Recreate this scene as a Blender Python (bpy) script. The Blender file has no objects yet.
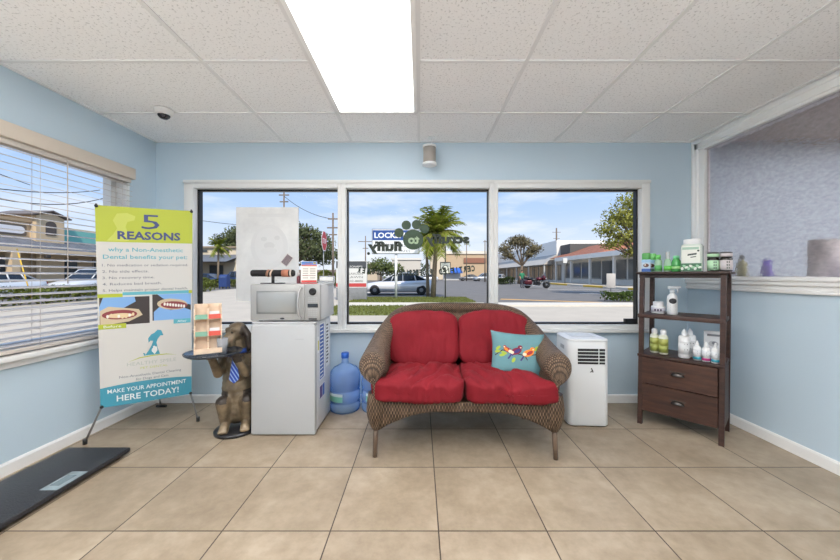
import bpy, bmesh, math, random
from mathutils import Vector, Matrix, noise
from math import pi, sin, cos, radians as R

S = bpy.context.scene
COL = S.collection
random.seed(7)
F, CX, HY, CZ = 335.0, 420.0, 275.0, 1.157        # focal length (px), vanishing point, camera height

def at(u, v, d):
    return Vector(((u - CX) * d / F, d, CZ - (v - HY) * d / F))
def lin(c):
    return tuple(((x / 255) / 12.92 if x / 255 <= .04045 else ((x / 255 + .055) / 1.055) ** 2.4) for x in c) + (1,)

# ------------------------------------------------------------------ materials
class NT:
    def __init__(s, name):
        s.m = bpy.data.materials.new(name); s.m.use_nodes = True
        s.t = s.m.node_tree; s.t.nodes.clear()
        s.out = s.n('ShaderNodeOutputMaterial')
    def n(s, typ, **kw):
        x = s.t.nodes.new(typ)
        for k, v in kw.items():
            setattr(x, k, v)
        return x
    def l(s, a, b): s.t.links.new(a, b)
    def math(s, op, a, b=None):
        x = s.n('ShaderNodeMath', operation=op)
        for i, v in enumerate((a, b)):
            if v is None: continue
            if isinstance(v, (int, float)): x.inputs[i].default_value = v
            else: s.l(v, x.inputs[i])
        return x.outputs[0]
    def ramp(s, fac, stops):
        x = s.n('ShaderNodeValToRGB'); s.l(fac, x.inputs[0])
        e = x.color_ramp.elements
        while len(e) < len(stops): e.new(.5)
        for q, (p, c) in zip(e, stops):
            q.position = p; q.color = c
        return x.outputs[0]
    def mix(s, fac, a, b, mode='MIX'):
        x = s.n('ShaderNodeMix', data_type='RGBA', blend_type=mode)
        for i, v in ((0, fac), (6, a), (7, b)):
            if isinstance(v, (int, float, tuple)): x.inputs[i].default_value = v
            else: s.l(v, x.inputs[i])
        return x.outputs[2]
    def noise(s, scale, detail=3, rough=.5, vec=None):
        x = s.n('ShaderNodeTexNoise'); x.inputs['Scale'].default_value = scale
        x.inputs['Detail'].default_value = detail; x.inputs['Roughness'].default_value = rough
        if vec is None: vec = s.n('ShaderNodeTexCoord').outputs['Object']
        s.l(vec, x.inputs['Vector'])
        return x.outputs['Fac']
    def pbr(s, col, rough=.5, metal=0, spec=.5, bump=None, bstr=.3, bdist=.01):
        p = s.n('ShaderNodeBsdfPrincipled')
        if isinstance(col, tuple): p.inputs['Base Color'].default_value = col
        else: s.l(col, p.inputs['Base Color'])
        if isinstance(rough, (int, float)): p.inputs['Roughness'].default_value = rough
        else: s.l(rough, p.inputs['Roughness'])
        p.inputs['Metallic'].default_value = metal
        p.inputs['Specular IOR Level'].default_value = spec
        if bump is not None:
            b = s.n('ShaderNodeBump'); b.inputs['Strength'].default_value = bstr; b.inputs['Distance'].default_value = bdist
            s.l(bump, b.inputs['Height']); s.l(b.outputs[0], p.inputs['Normal'])
        s.l(p.outputs[0], s.out.inputs[0])
        return p

_cache = {}
def M(rgb, rough=.5, metal=0, var=0, vs=8, bump=0, bs=60, spec=.5, em=0):
    """plain procedural material: colour with optional noise variation and bump"""
    key = (rgb, rough, metal, var, vs, bump, bs, spec, em)
    if key in _cache: return _cache[key]
    t = NT('surface_%03d_%03d_%03d' % rgb)
    c = lin(rgb)
    if var:
        a = tuple(max(0, x * (1 - var)) for x in c[:3]) + (1,); b = tuple(min(1, x * (1 + var)) for x in c[:3]) + (1,)
        col = t.ramp(t.noise(vs, 4, .6), [(.3, a), (.7, b)])
    else: col = c
    p = t.pbr(col, rough, metal, spec, t.noise(bs, 3) if bump else None, bump or .1)
    if em:
        p.inputs['Emission Color'].default_value = c; p.inputs['Emission Strength'].default_value = em
    _cache[key] = t.m
    return t.m

def m_floor():
    t = NT('floor_tile'); tc = t.n('ShaderNodeTexCoord').outputs['Object']
    sx = t.n('ShaderNodeSeparateXYZ'); t.l(tc, sx.inputs[0])
    def grid(o, off, T):
        q = t.math('DIVIDE', t.math('SUBTRACT', o, off), T)
        fr = t.math('FRACT', q)
        d = t.math('MINIMUM', fr, t.math('SUBTRACT', 1.0, fr))
        return t.math('MULTIPLY', d, T), t.math('FLOOR', q)
    dx, ix = grid(sx.outputs[0], 1.062, .489); dy, iy = grid(sx.outputs[1], 1.514, .502)
    g = t.math('LESS_THAN', t.math('MINIMUM', dx, dy), .0029)
    cb = t.n('ShaderNodeCombineXYZ'); t.l(ix, cb.inputs[0]); t.l(iy, cb.inputs[1])
    wn = t.n('ShaderNodeTexWhiteNoise', noise_dimensions='3D'); t.l(cb.outputs[0], wn.inputs['Vector'])
    off = t.n('ShaderNodeVectorMath', operation='MULTIPLY_ADD'); t.l(wn.outputs['Color'], off.inputs[0])
    off.inputs[1].default_value = (9, 9, 9); t.l(tc, off.inputs[2])
    n1 = t.noise(2.6, 5, .62, off.outputs[0]); n2 = t.noise(14, 4, .7, off.outputs[0])
    c = t.ramp(n1, [(.25, lin((136, 122, 104))), (.5, lin((157, 142, 123))), (.76, lin((176, 162, 143)))])
    c2 = t.ramp(n2, [(.35, lin((200, 196, 188))), (.62, lin((255, 255, 255)))])
    c = t.mix(.4, c, c2, 'MULTIPLY')
    tv = t.math('ADD', .93, t.math('MULTIPLY', wn.outputs['Value'], .1))
    c = t.mix(1, c, tv, 'MULTIPLY')
    c = t.mix(g, c, lin((58, 48, 40)))
    r = t.math('ADD', .32, t.math('MULTIPLY', n2, .22))
    t.pbr(c, r, 0, .35, t.math('SUBTRACT', 1.0, g), .25, .003)
    return t.m
def m_ceiling():
    t = NT('mineral_fibre_tile'); n = t.noise(85, 2, .5); n2 = t.noise(30, 3, .6)
    c = t.ramp(n, [(.33, lin((212, 212, 212))), (.42, lin((246, 246, 246)))])
    t.pbr(c, .95, 0, .1, n, .3, .003)
    return t.m
def m_wall():
    t = NT('pale_blue_paint'); n = t.noise(1.2, 2); n2 = t.noise(140, 2)
    t.pbr(t.ramp(n, [(.3, lin((190, 208, 221))), (.7, lin((194, 212, 224)))]), .6, 0, .3, n2, .12, .003)
    return t.m
def m_wicker(scale=.0095, period=4.2, tones=((50, 38, 29), (98, 78, 61), (140, 116, 94))):
    t = NT('woven_resin_wicker'); uv = t.n('ShaderNodeUVMap'); s = t.n('ShaderNodeSeparateXYZ'); t.l(uv.outputs[0], s.inputs[0])
    U = t.math('DIVIDE', s.outputs[0], scale); band = t.math('FLOOR', U); fu = t.math('FRACT', U)
    V = t.math('ADD', t.math('DIVIDE', s.outputs[1], scale * period), t.math('MULTIPLY', t.math('MODULO', band, 2.0), .5))
    hv = t.math('ADD', .6, t.math('MULTIPLY', .4, t.math('SINE', t.math('MULTIPLY', V, 2 * pi))))
    h = t.math('MULTIPLY', t.math('SINE', t.math('MULTIPLY', fu, pi)), hv)
    wn = t.n('ShaderNodeTexWhiteNoise', noise_dimensions='2D'); cb = t.n('ShaderNodeCombineXYZ')
    t.l(band, cb.inputs[0]); t.l(t.math('FLOOR', V), cb.inputs[1]); t.l(cb.outputs[0], wn.inputs['Vector'])
    hh = t.math('ADD', h, t.math('MULTIPLY', t.math('SUBTRACT', wn.outputs[0], .5), .35))
    c = t.ramp(hh, [(.08, lin(tones[0])), (.5, lin(tones[1])), (.95, lin(tones[2]))])
    t.pbr(c, .5, 0, .4, h, .9, .006)
    return t.m
def m_wood(a, b, scale=(3, 40, 40), rough=.45):
    t = NT('dark_stained_wood'); mp = t.n('ShaderNodeMapping'); mp.inputs['Scale'].default_value = scale
    t.l(t.n('ShaderNodeTexCoord').outputs['Object'], mp.inputs[0])
    n = t.noise(1.0, 5, .65, mp.outputs[0])
    t.pbr(t.ramp(n, [(.3, lin(a)), (.7, lin(b))]), rough, 0, .4, n, .15, .003)
    return t.m
def m_glass_clear(name='window_glass', tint=(1, 1, 1, 1), refl=.012):
    t = NT(name); tr = t.n('ShaderNodeBsdfTransparent'); tr.inputs[0].default_value = tint
    gl = t.n('ShaderNodeBsdfGlossy'); gl.inputs['Roughness'].default_value = .02
    lw = t.n('ShaderNodeLayerWeight'); lw.inputs[0].default_value = .12
    mx = t.n('ShaderNodeMixShader'); t.l(t.math('MULTIPLY', lw.outputs[0], refl * 8), mx.inputs[0])
    t.l(tr.outputs[0], mx.inputs[1]); t.l(gl.outputs[0], mx.inputs[2]); t.l(mx.outputs[0], t.out.inputs[0])
    return t.m
def m_plastic_clear(rgb, body=.45, name='clear_plastic', rough=.12):
    t = NT(name); tr = t.n('ShaderNodeBsdfTransparent'); tr.inputs[0].default_value = lin(rgb)
    p = t.n('ShaderNodeBsdfPrincipled'); p.inputs['Base Color'].default_value = lin(rgb); p.inputs['Roughness'].default_value = rough
    mx = t.n('ShaderNodeMixShader'); mx.inputs[0].default_value = body
    t.l(tr.outputs[0], mx.inputs[1]); t.l(p.outputs[0], mx.inputs[2]); t.l(mx.outputs[0], t.out.inputs[0])
    return t.m
def m_frosted():
    t = NT('textured_privacy_glass'); mp = t.n('ShaderNodeMapping'); mp.inputs['Scale'].default_value = (1, .55, 1)
    t.l(t.n('ShaderNodeTexCoord').outputs['Object'], mp.inputs[0])
    n = t.noise(22, 3, .65, mp.outputs[0])
    n3 = t.noise(60, 3, .7, mp.outputs[0])  # brighter speckle of scattered light, painted into the glass colour
    p = t.pbr(t.ramp(n3, [(.35, lin((222, 217, 220))), (.6, lin((247, 241, 242)))]), .16, 0, .5, n, .9, .012)
    p.inputs['Transmission Weight'].default_value = .86; p.inputs['IOR'].default_value = 1.12
    return t.m
def m_leaf(rgb, var=.35, trans=.25):
    t = NT('leaf'); oi = t.n('ShaderNodeNewGeometry'); c = lin(rgb)
    a = tuple(x * (1 - var) for x in c[:3]) + (1,); b = tuple(min(1, x * (1 + var)) for x in c[:3]) + (1,)
    col = t.ramp(oi.outputs['Random Per Island'], [(0, a), (1, b)])
    d = t.n('ShaderNodeBsdfDiffuse'); tl = t.n('ShaderNodeBsdfTranslucent'); mx = t.n('ShaderNodeMixShader'); mx.inputs[0].default_value = trans
    t.l(col, d.inputs[0]); t.l(col, tl.inputs[0]); t.l(d.outputs[0], mx.inputs[1]); t.l(tl.outputs[0], mx.inputs[2]); t.l(mx.outputs[0], t.out.inputs[0])
    return t.m
def m_emit(rgb, st):
    t = NT('lit_diffuser'); e = t.n('ShaderNodeEmission'); e.inputs[0].default_value = lin(rgb); e.inputs[1].default_value = st
    t.l(e.outputs[0], t.out.inputs[0]); return t.m
def m_stripe(a, b, scale, axis=0, diag=0):
    t = NT('striped_cloth'); s = t.n('ShaderNodeSeparateXYZ'); t.l(t.n('ShaderNodeTexCoord').outputs['Object'], s.inputs[0])
    v = t.math('ADD', s.outputs[axis], t.math('MULTIPLY', s.outputs[2], diag))
    f = t.math('LESS_THAN', t.math('FRACT', t.math('DIVIDE', v, scale)), .35)
    t.pbr(t.mix(f, lin(a), lin(b)), .6); return t.m

# ------------------------------------------------------------------ mesh builder
class MB:
    def __init__(s, mat=None):
        s.bm = bmesh.new(); s.M = mat or Matrix.Identity(4); s.uv = None
    def _v(s, p): return s.bm.verts.new(s.M @ Vector(p))
    def face(s, vs, mi=0, smooth=False):
        try: f = s.bm.faces.new(vs)
        except ValueError: return None
        f.material_index = mi; f.smooth = smooth; return f
    def poly(s, pts, mi=0):
        return s.face([s._v(p) for p in pts], mi)
    def merge(s, b2, mi=None, smooth=None, mat=None):
        me = bpy.data.meshes.new('tmp'); b2.to_mesh(me); b2.free(); s.mesh(me, mi, smooth, mat)
    def mesh(s, me, mi=None, smooth=None, mat=None):
        nv, nf = len(s.bm.verts), len(s.bm.faces)
        s.bm.from_mesh(me); s.bm.verts.ensure_lookup_table(); s.bm.faces.ensure_lookup_table()
        T = s.M @ (mat or Matrix.Identity(4))
        for v in s.bm.verts[nv:]: v.co = T @ v.co
        for f in s.bm.faces[nf:]:
            if mi is not None: f.material_index = mi
            if smooth is not None: f.smooth = smooth
        bpy.data.meshes.remove(me)
    def box(s, c, d, mi=0, r=0, seg=2, rot=None, smooth=None):
        b = bmesh.new(); bmesh.ops.create_cube(b, size=1)
        for v in b.verts: v.co = Vector((v.co.x * d[0], v.co.y * d[1], v.co.z * d[2]))
        if r > 0: bmesh.ops.bevel(b, geom=b.edges[:], offset=r, segments=seg, affect='EDGES', profile=.5)
        T = Matrix.Translation(c)
        if rot is not None: T = T @ rot
        s.merge(b, mi, (r > 0) if smooth is None else smooth, T); return s
    def span(s, a, b, mi=0, r=0, seg=2):
        a, b = Vector(a), Vector(b); return s.box((a + b) / 2, [abs(q) for q in (b - a)], mi, r, seg)
    def tube(s, pts, rad, seg=8, mi=0, cap=True, flat=(1, 1), up=None):
        pts = [Vector(p) for p in pts]; n = len(pts)
        if isinstance(rad, (int, float)): rad = [rad] * n
        rings = []; prev = None
        for i, p in enumerate(pts):
            tn = (pts[min(i + 1, n - 1)] - pts[max(i - 1, 0)]).normalized()
            if prev is None:
                ref = Vector(up) if up else (Vector((0, 0, 1)) if abs(tn.z) < .9 else Vector((1, 0, 0)))
                a = tn.cross(ref).normalized()
            else:
                a = (prev - tn * prev.dot(tn)).normalized()
            prev = a; b = tn.cross(a)
            rings.append([s._v(p + (a * cos(2 * pi * k / seg) * flat[0] + b * sin(2 * pi * k / seg) * flat[1]) * rad[i]) for k in range(seg)])
        for i in range(n - 1):
            for k in range(seg):
                s.face([rings[i][k], rings[i + 1][k], rings[i + 1][(k + 1) % seg], rings[i][(k + 1) % seg]], mi, True)
        if cap:
            s.face(rings[0], mi); s.face(rings[-1][::-1], mi)
        return s
    def lathe(s, prof, c=(0, 0, 0), seg=20, mi=0, smooth=True, mis=None, sx=1, sy=1):
        rings = []
        for r, z in prof:
            rings.append([s._v((c[0] + sx * max(r, 1e-5) * cos(2 * pi * k / seg), c[1] + sy * max(r, 1e-5) * sin(2 * pi * k / seg), c[2] + z)) for k in range(seg)])
        for i in range(len(prof) - 1):
            for k in range(seg):
                s.face([rings[i][k], rings[i][(k + 1) % seg], rings[i + 1][(k + 1) % seg], rings[i + 1][k]], mis[i] if mis else mi, smooth)
        s.face(rings[0][::-1], mis[0] if mis else mi); s.face(rings[-1], mis[-1] if mis else mi)
        return s
    def prism(s, pts, mat, thick, mi=0):
        """polygon in local xy extruded along local z by thick"""
        T = s.M @ mat
        a = [s.bm.verts.new(T @ Vector((p[0], p[1], 0))) for p in pts]; b = [s.bm.verts.new(T @ Vector((p[0], p[1], thick))) for p in pts]
        s.face(a[::-1], mi); s.face(b, mi)
        for i in range(len(pts)):
            j = (i + 1) % len(pts); s.face([a[i], a[j], b[j], b[i]], mi)
        return s
    def sphere(s, c, r, mi=0, seg=16, sc=(1, 1, 1)):
        b = bmesh.new(); bmesh.ops.create_uvsphere(b, u_segments=seg, v_segments=max(6, seg // 2), radius=r)
        s.merge(b, mi, True, Matrix.Translation(c) @ Matrix.Diagonal((*sc, 1))); return s
    def text(s, string, mat, size=.1, width=None, mi=0, align='CENTER', ext=.0006, bold=0, shear=0, mirror=False, res=2):
        cu = bpy.data.curves.new('t', 'FONT'); cu.body = string; cu.size = size; cu.align_x = align; cu.extrude = ext; cu.resolution_u = res
        cu.offset = bold; cu.shear = shear
        o = bpy.data.objects.new('t', cu); COL.objects.link(o)
        dg = bpy.context.evaluated_depsgraph_get(); me = bpy.data.meshes.new_from_object(o.evaluated_get(dg))
        bpy.data.objects.remove(o); bpy.data.curves.remove(cu)
        T = mat
        if width and me.vertices:
            xs = [v.co.x for v in me.vertices]; T = mat @ Matrix.Diagonal((width / (max(xs) - min(xs)), 1, 1, 1))
        if mirror: T = mat @ Matrix.Diagonal((-1, 1, 1, 1)) @ (mat.inverted() @ T)
        s.mesh(me, mi, False, T); return s
    def build(s, name, mats, parent=None, label=None, norm=True):
        if norm: bmesh.ops.recalc_face_normals(s.bm, faces=s.bm.faces[:])
        me = bpy.data.meshes.new(name); s.bm.to_mesh(me); s.bm.free()
        for m in (mats if isinstance(mats, (list, tuple)) else [mats]): me.materials.append(m)
        o = bpy.data.objects.new(name, me); COL.objects.link(o)
        if parent: o.parent = parent
        if label: o['label'] = label
        return o

def tag(o, label, cat, group=None, kind=None):
    o['label'] = label; o['category'] = cat
    if group: o['group'] = group
    if kind: o['kind'] = kind
    return o
def thing(name, label, cat, loc=(0, 0, 0), rz=0, group=None):
    o = bpy.data.objects.new(name, None); COL.objects.link(o); o.empty_display_size = .1
    o.location = loc; o.rotation_euler = (0, 0, rz)
    return tag(o, label, cat, group)
def struct(o, label=None, cat=None):
    o['kind'] = 'structure'
    if label: o['label'] = label
    if cat: o['category'] = cat
    return o
def sthing(name, label, cat, loc=(0, 0, 0)):
    return struct(thing(name, label, cat, loc))
def dup(root, loc, rz, label):
    r = root.copy(); COL.objects.link(r); r.location = loc; r.rotation_euler = (0, 0, rz); r['label'] = label
    for ch in list(root.children):
        c = ch.copy(); COL.objects.link(c); c.parent = r
        for g in ch.children:
            d = g.copy(); COL.objects.link(d); d.parent = c
    return r
def evalmesh(o):
    dg = bpy.context.evaluated_depsgraph_get(); dg.update()
    me = bpy.data.meshes.new_from_object(o.evaluated_get(dg)); old = o.data
    o.modifiers.clear(); o.data = me; bpy.data.meshes.remove(old); return o
def frame(o, ex, ey):
    """matrix with origin o, local x along ex, local y along ey, z = x cross y"""
    ex, ey = Vector(ex).normalized(), Vector(ey); ez = ex.cross(ey).normalized(); ey = ez.cross(ex)
    m = Matrix((ex, ey, ez)).transposed().to_4x4(); m.translation = o; return m
def ell(cx, cy, rx, ry, n=16, rot=0, a0=0, a1=2 * pi):
    out = []
    for k in range(n):
        a = a0 + (a1 - a0) * k / n
        x, y = rx * cos(a), ry * sin(a); out.append((cx + x * cos(rot) - y * sin(rot), cy + x * sin(rot) + y * cos(rot)))
    return out

WHITE = M((236, 237, 238), .4); TRIM = M((244, 244, 243), .45, var=.01)
BLACK = M((22, 22, 24), .4); DARK = M((48, 48, 50), .45); GREY = M((128, 130, 132), .5); CHROME = M((190, 190, 192), .25, .9)
ALU = M((226, 227, 226), .4, .0)
WALL = m_wall(); FLOOR = m_floor(); CEIL = m_ceiling(); GLASS = m_glass_clear(); WICK = m_wicker(); WICKA = m_wicker(.0085, 2.2); FROST = m_frosted()

# ------------------------------------------------------------------ room shell
XL, XR, YB, YF, H = -2.396, 2.486, 3.04, -3.2, 2.365
struct(MB().span((XL - .15, YF - .15, -.1), (XR + .12, YB + .14, 0)).build('floor', FLOOR), 'beige square ceramic tile floor', 'floor')
cl = MB().span((XL - .15, YF - .15, H), (XR + .12, YB + .14, H + .12))
struct(cl.build('ceiling', CEIL), 'white speckled drop ceiling tiles', 'ceiling')
g = MB()
for k in range(-3, 4):
    x = .60 + .61 * k - .0
    if XL < x < XR: g.span((x - .011, YF, H - .007), (x + .011, YB, H + .002))
y = 2.493
for k in range(-1, 10):
    yy = 2.493 - .603 * k
    if YF < yy < YB: g.span((XL, yy - .011, H - .0065), (XR, yy + .011, H + .002))
g.span((XL, YB - .02, H - .008), (XR, YB, H)); g.span((XL, YF, H - .008), (XL + .02, YB, H)); g.span((XR - .02, YF, H - .008), (XR, YB, H))
struct(g.build('trim_ceiling_grid', M((230, 230, 230), .5)), 'white metal ceiling grid', 'ceiling grid')
# wall behind (with the three-pane window), wall left (with the blinds window), pony wall right, rear wall
WX0, WX1, WZ0, WZ1 = -2.124, 2.07, .66, 2.01
w = MB(); w.span((XL - .15, YB, 0), (XR + .12, YB + .14, WZ0)); w.span((XL - .15, YB, WZ1), (XR + .12, YB + .14, H))
w.span((XL - .15, YB, WZ0), (WX0, YB + .14, WZ1)); w.span((WX1, YB, WZ0), (XR + .12, YB + .14, WZ1))
struct(w.build('wall_back', WALL), 'light blue painted wall under and around the front windows', 'wall')
LY0, LY1, LZ0, LZ1 = -.2, 2.74, .69, 2.0
w = MB(); w.span((XL - .15, YF, 0), (XL, YB, LZ0)); w.span((XL - .15, YF, LZ1), (XL, YB, H))
w.span((XL - .15, LY1, LZ0), (XL, YB, LZ1)); w.span((XL - .15, YF, LZ0), (XL, LY0, LZ1))
struct(w.build('wall_left', WALL), 'light blue painted wall around the window with blinds', 'wall')
w = MB(); w.span((XR - .056, -.6, 0), (XR + .12, YB, 1.04)); w.span((XR, YF, 0), (XR + .12, -.6, H)); w.span((XR, -.6, 2.33), (XR + .12, YB, H))
w.span((XR + .02, 2.93, 1.04), (XR + .12, YB, 2.33))
struct(w.build('wall_right', WALL), 'light blue half wall below the frosted glass partition', 'wall')
struct(MB().span((XL - .15, YF - .15, 0), (XR + .12, YF, H)).build('wall_rear', WALL), 'light blue wall facing the front windows', 'wall')
def skirting(name, a, b, n):
    m = MB(); a, b = Vector(a), Vector(b); d = (b - a).normalized(); n = Vector(n)
    prof = [(0, 0), (.014, 0), (.014, .062), (.008, .072), (0, .075)]
    va = [m._v(a + n * p + Vector((0, 0, z))) for p, z in prof]; vb = [m._v(b + n * p + Vector((0, 0, z))) for p, z in prof]
    for i in range(5): m.face([va[i], va[(i + 1) % 5], vb[(i + 1) % 5], vb[i]])
    m.face(va); m.face(vb[::-1]); struct(m.build(name, TRIM), 'white skirting board', 'skirting')
skirting('baseboard_back', (XL, YB, 0), (XR, YB, 0), (0, -1, 0)); skirting('baseboard_left', (XL, YF, 0), (XL, YB - .014, 0), (1, 0, 0)); skirting('baseboard_right', (XR - .056, -.6, 0), (XR - .056, YB - .014, 0), (-1, 0, 0))

# front windows
def front_window(n, x0, x1, gl, gr, kl, kr):
    t = sthing('window_%d' % n, ['fixed front window with white poster board', 'fixed front window with green paw lettering', 'fixed front window showing the motorcycle'][n - 1], 'window', ((x0 + x1) / 2, YB, WZ0))
    c = (x0 + x1) / 2; x0 -= c; x1 -= c; h = WZ1 - WZ0; y0, y1 = -.03, .10; ft, fb = .07, .047
    f = MB(); f.span((x0, y0, 0), (x0 + gl, y1, h), 0, .004); f.span((x1 - gr, y0, 0), (x1, y1, h), 0, .004)
    f.span((x0 + gl, y0, 0), (x1 - gr, y1, fb), 0, .004); f.span((x0 + gl, y0, h - ft), (x1 - gr, y1, h), 0, .004)
    # thin outer lip
    f.span((x0, y0 - .012, h - .028), (x1, y0 + .01, h), 0, .003); f.span((x0, y0 - .03, -.018), (x1, y0 + .01, .012), 0, .004)
    f.build('window_frame', ALU, t)
    k = MB(); a0, a1 = x0 + gl, x1 - gr
    k.span((a0, .03, fb), (a0 + kl, .075, h - ft)); k.span((a1 - kr, .03, fb), (a1, .075, h - ft))
    k.span((a0, .03, fb), (a1, .075, fb + .016)); k.span((a0, .03, h - ft - .014), (a1, .075, h - ft))
    if n == 3: k.span((a1 - kr - .105, .02, fb + .012), (a1 - kr, .05, fb + .05))
    k.build('gasket', BLACK, t)
    MB().span((a0 + .005, .052, fb + .005), (a1 - .005, .058, h - ft - .005)).build('pane', GLASS, t)
front_window(1, WX0, -.705, .085, .036, .02, .006)
front_window(2, -.705, .667, .036, .04, .01, .008)
front_window(3, .667, WX1, .036, .075, .006, .014)

# left window: reveal, frame, glass
t = sthing('window_4', 'left window behind the open horizontal blinds', 'window', (XL, 1.27, LZ0))
f = MB(); y0, y1, h = LY0 - 1.27, LY1 - 1.27, LZ1 - LZ0
f.span((-.15, y0, 0), (-.085, y0 + .05, h)); f.span((-.15, y1 - .05, 0), (-.085, y1, h)); f.span((-.15, y0, 0), (-.085, y1, .05)); f.span((-.15, y0, h - .05), (-.085, y1, h))
f.span((-.13, -.45, 0), (-.1, -.41, h))
f.build('window_frame', ALU, t)
f = MB(); f.span((-.085, y1 - .006, 0), (.004, y1 + .02, h)); f.span((-.085, y0 - .02, 0), (.004, y0 + .006, h)); f.span((-.085, y0, h - .006), (.0, y1, h + .01))
f.build('reveal', TRIM, t)
MB().span((-.12, y0 + .04, .04), (-.114, y1 - .04, h - .04)).build('pane', GLASS, t)
f = MB(); f.span((-.085, y0 - .04, -.035), (.055, y1 + .05, .0), 0, .008); f.span((-.01, y0 - .03, -.075), (.02, y1 + .04, -.03), 0, .006)
f.build('window_sill', TRIM, t)
# blinds
BL = M((212, 200, 186), .45); SLAT = M((200, 193, 186), .4)
t = thing('window_blind', 'wide white slatted blind hanging open in the left window', 'blind', (XL, 1.30, 1.95))
y0, y1 = -1.48, 1.455
m = MB(); m.span((-.012, y0, -.012), (.062, y1, .078), 0, .006); m.build('valance', BL, t, label='beige valance')
m = MB(); m.span((-.02, y0 + .02, -.045), (.04, y1 - .02, -.012), 0, .003); m.build('headrail', SLAT, t)
m = MB(); zt = -.06; k = 0
while zt - .0425 * k > -1.215:
    z = zt - .0425 * k; k += 1
    m.box((.012, 0, z), (.046, y1 - y0 - .03, .0028), 0, rot=Matrix.Rotation(R(13), 4, 'Y'))
m.build('slats', SLAT, t)
m = MB(); m.span((-.012, y0 + .015, -1.25), (.038, y1 - .015, -1.225), 0, .004); m.build('bottom_rail', SLAT, t)
for yy in (y0 + .12, -.62, .08, .78, y1 - .1):
    c = MB(); c.tube([(.038, yy, -.05), (.038, yy, -1.23)], .0012, 5); c.tube([(-.014, yy, -.05), (-.014, yy, -1.23)], .0012, 5); c.build('cord', SLAT, t)
c = MB(); c.tube([(.05, .93, -.03), (.052, .93, -.85)], .003, 6); c.build('tilt_wand', SLAT, t)

# frosted partition on the right
t = sthing('window_5', 'textured frosted glass partition above the right half wall', 'window', (XR, 1.16, 1.04))
m = MB(); ya, yb = -1.76, YB - 1.16
for a, b, z0, z1 in ((-.095, .16, .075, .105), (-.084, .14, .045, .075), (-.070, .125, .018, .045), (-.080, .13, -.005, .018)): m.span((a, ya, z0), (b, yb, z1), 0, .006)
m.build('ledge', TRIM, t)
m = MB(); m.span((-.02, ya, 1.235), (.13, yb, 1.325), 0, .004); m.span((-.03, ya, 1.285), (.0, yb, 1.325), 0, .008); m.span((-.012, ya, 1.215), (.05, yb, 1.24), 0, .004)
m.span((-.02, yb - .06, .1), (.1, yb, 1.3), 0, .004); m.span((-.03, yb - .03, .1), (.0, yb, 1.3), 0, .008); m.span((-.008, yb - .115, .1), (.05, yb - .055, 1.24), 0, .004)
m.build('window_frame', TRIM, t)
MB().span((.02, ya, .1), (.028, yb - .1, 1.235)).build('pane', FROST, t)
# the room beyond the frosted glass
x0, x1 = XR + .12, 5.4
struct(MB().span((x0, YF, -.1), (x1, YB + .14, 0)).build('floor_beyond', FLOOR), 'tile floor of the room beyond the frosted glass', 'floor')
struct(MB().span((x0, YF, H), (x1, YB + .14, H + .1)).build('ceiling_beyond', M((176, 166, 158), .8)), 'ceiling of the room beyond the frosted glass', 'ceiling')
struct(MB().span((x0, YB, 0), (x1, YB + .14, H)).build('wall_beyond_back', WALL), 'blue end wall of the room beyond the frosted glass', 'wall')
struct(MB().span((x1, YF, 0), (x1 + .1, YB + .14, H)).build('wall_beyond_right', M((204, 198, 208), .7)), 'lilac wall of the room beyond the frosted glass', 'wall')
struct(MB().span((x0, YF - .1, 0), (x1, YF, H)).build('wall_beyond_front', WALL), 'near end wall of the room beyond the frosted glass', 'wall')
t = thing('worktop_counter', 'dark counter along the half wall, blurred behind the frosted glass', 'counter', (2.85, 1.4, 0))
m = MB(); m.span((-.22, -1.5, 0), (.22, 1.5, 1.085)); m.build('cabinet', M((92, 92, 110), .5), t)
MB().span((-.235, -1.52, 1.085), (.24, 1.52, 1.125), 0, .004).build('worktop', M((120, 120, 138), .4), t)
t = thing('paper_towel_roll', 'white paper towel roll blurred behind the frosted glass', 'paper towel', (2.735, 2.265, 1.125))
MB().lathe([(.02, 0), (.075, 0), (.075, .27), (.02, .27), (.02, .0)], seg=28).build('paper_roll', M((244, 242, 240), .8), t)
MB().lathe([(.018, 0), (.018, .27), (.01, .272)], seg=12).build('core', M((190, 170, 150), .8), t)
t = thing('spray_can', 'small purple topped can blurred behind the frosted glass', 'can', (2.74, 2.645, 1.125))
MB().lathe([(.03, 0), (.033, .01), (.033, .1), (.02, .12)], seg=16).build('body', M((120, 110, 190), .5), t)
MB().lathe([(.024, .105), (.024, .15), (.018, .155)], seg=16).build('cap', M((90, 70, 190), .5), t)
t = thing('pump_bottle', 'small olive bottle blurred behind the frosted glass near its left edge', 'bottle', (2.73, 2.84, 1.125))
MB().lathe([(.03, 0), (.036, .01), (.036, .12), (.015, .15), (.012, .17)], seg=16).build('body', M((150, 150, 100), .5), t)
MB().lathe([(.014, .165), (.014, .2), (.008, .205)], seg=12).build('cap', M((70, 70, 60), .5), t)

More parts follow.
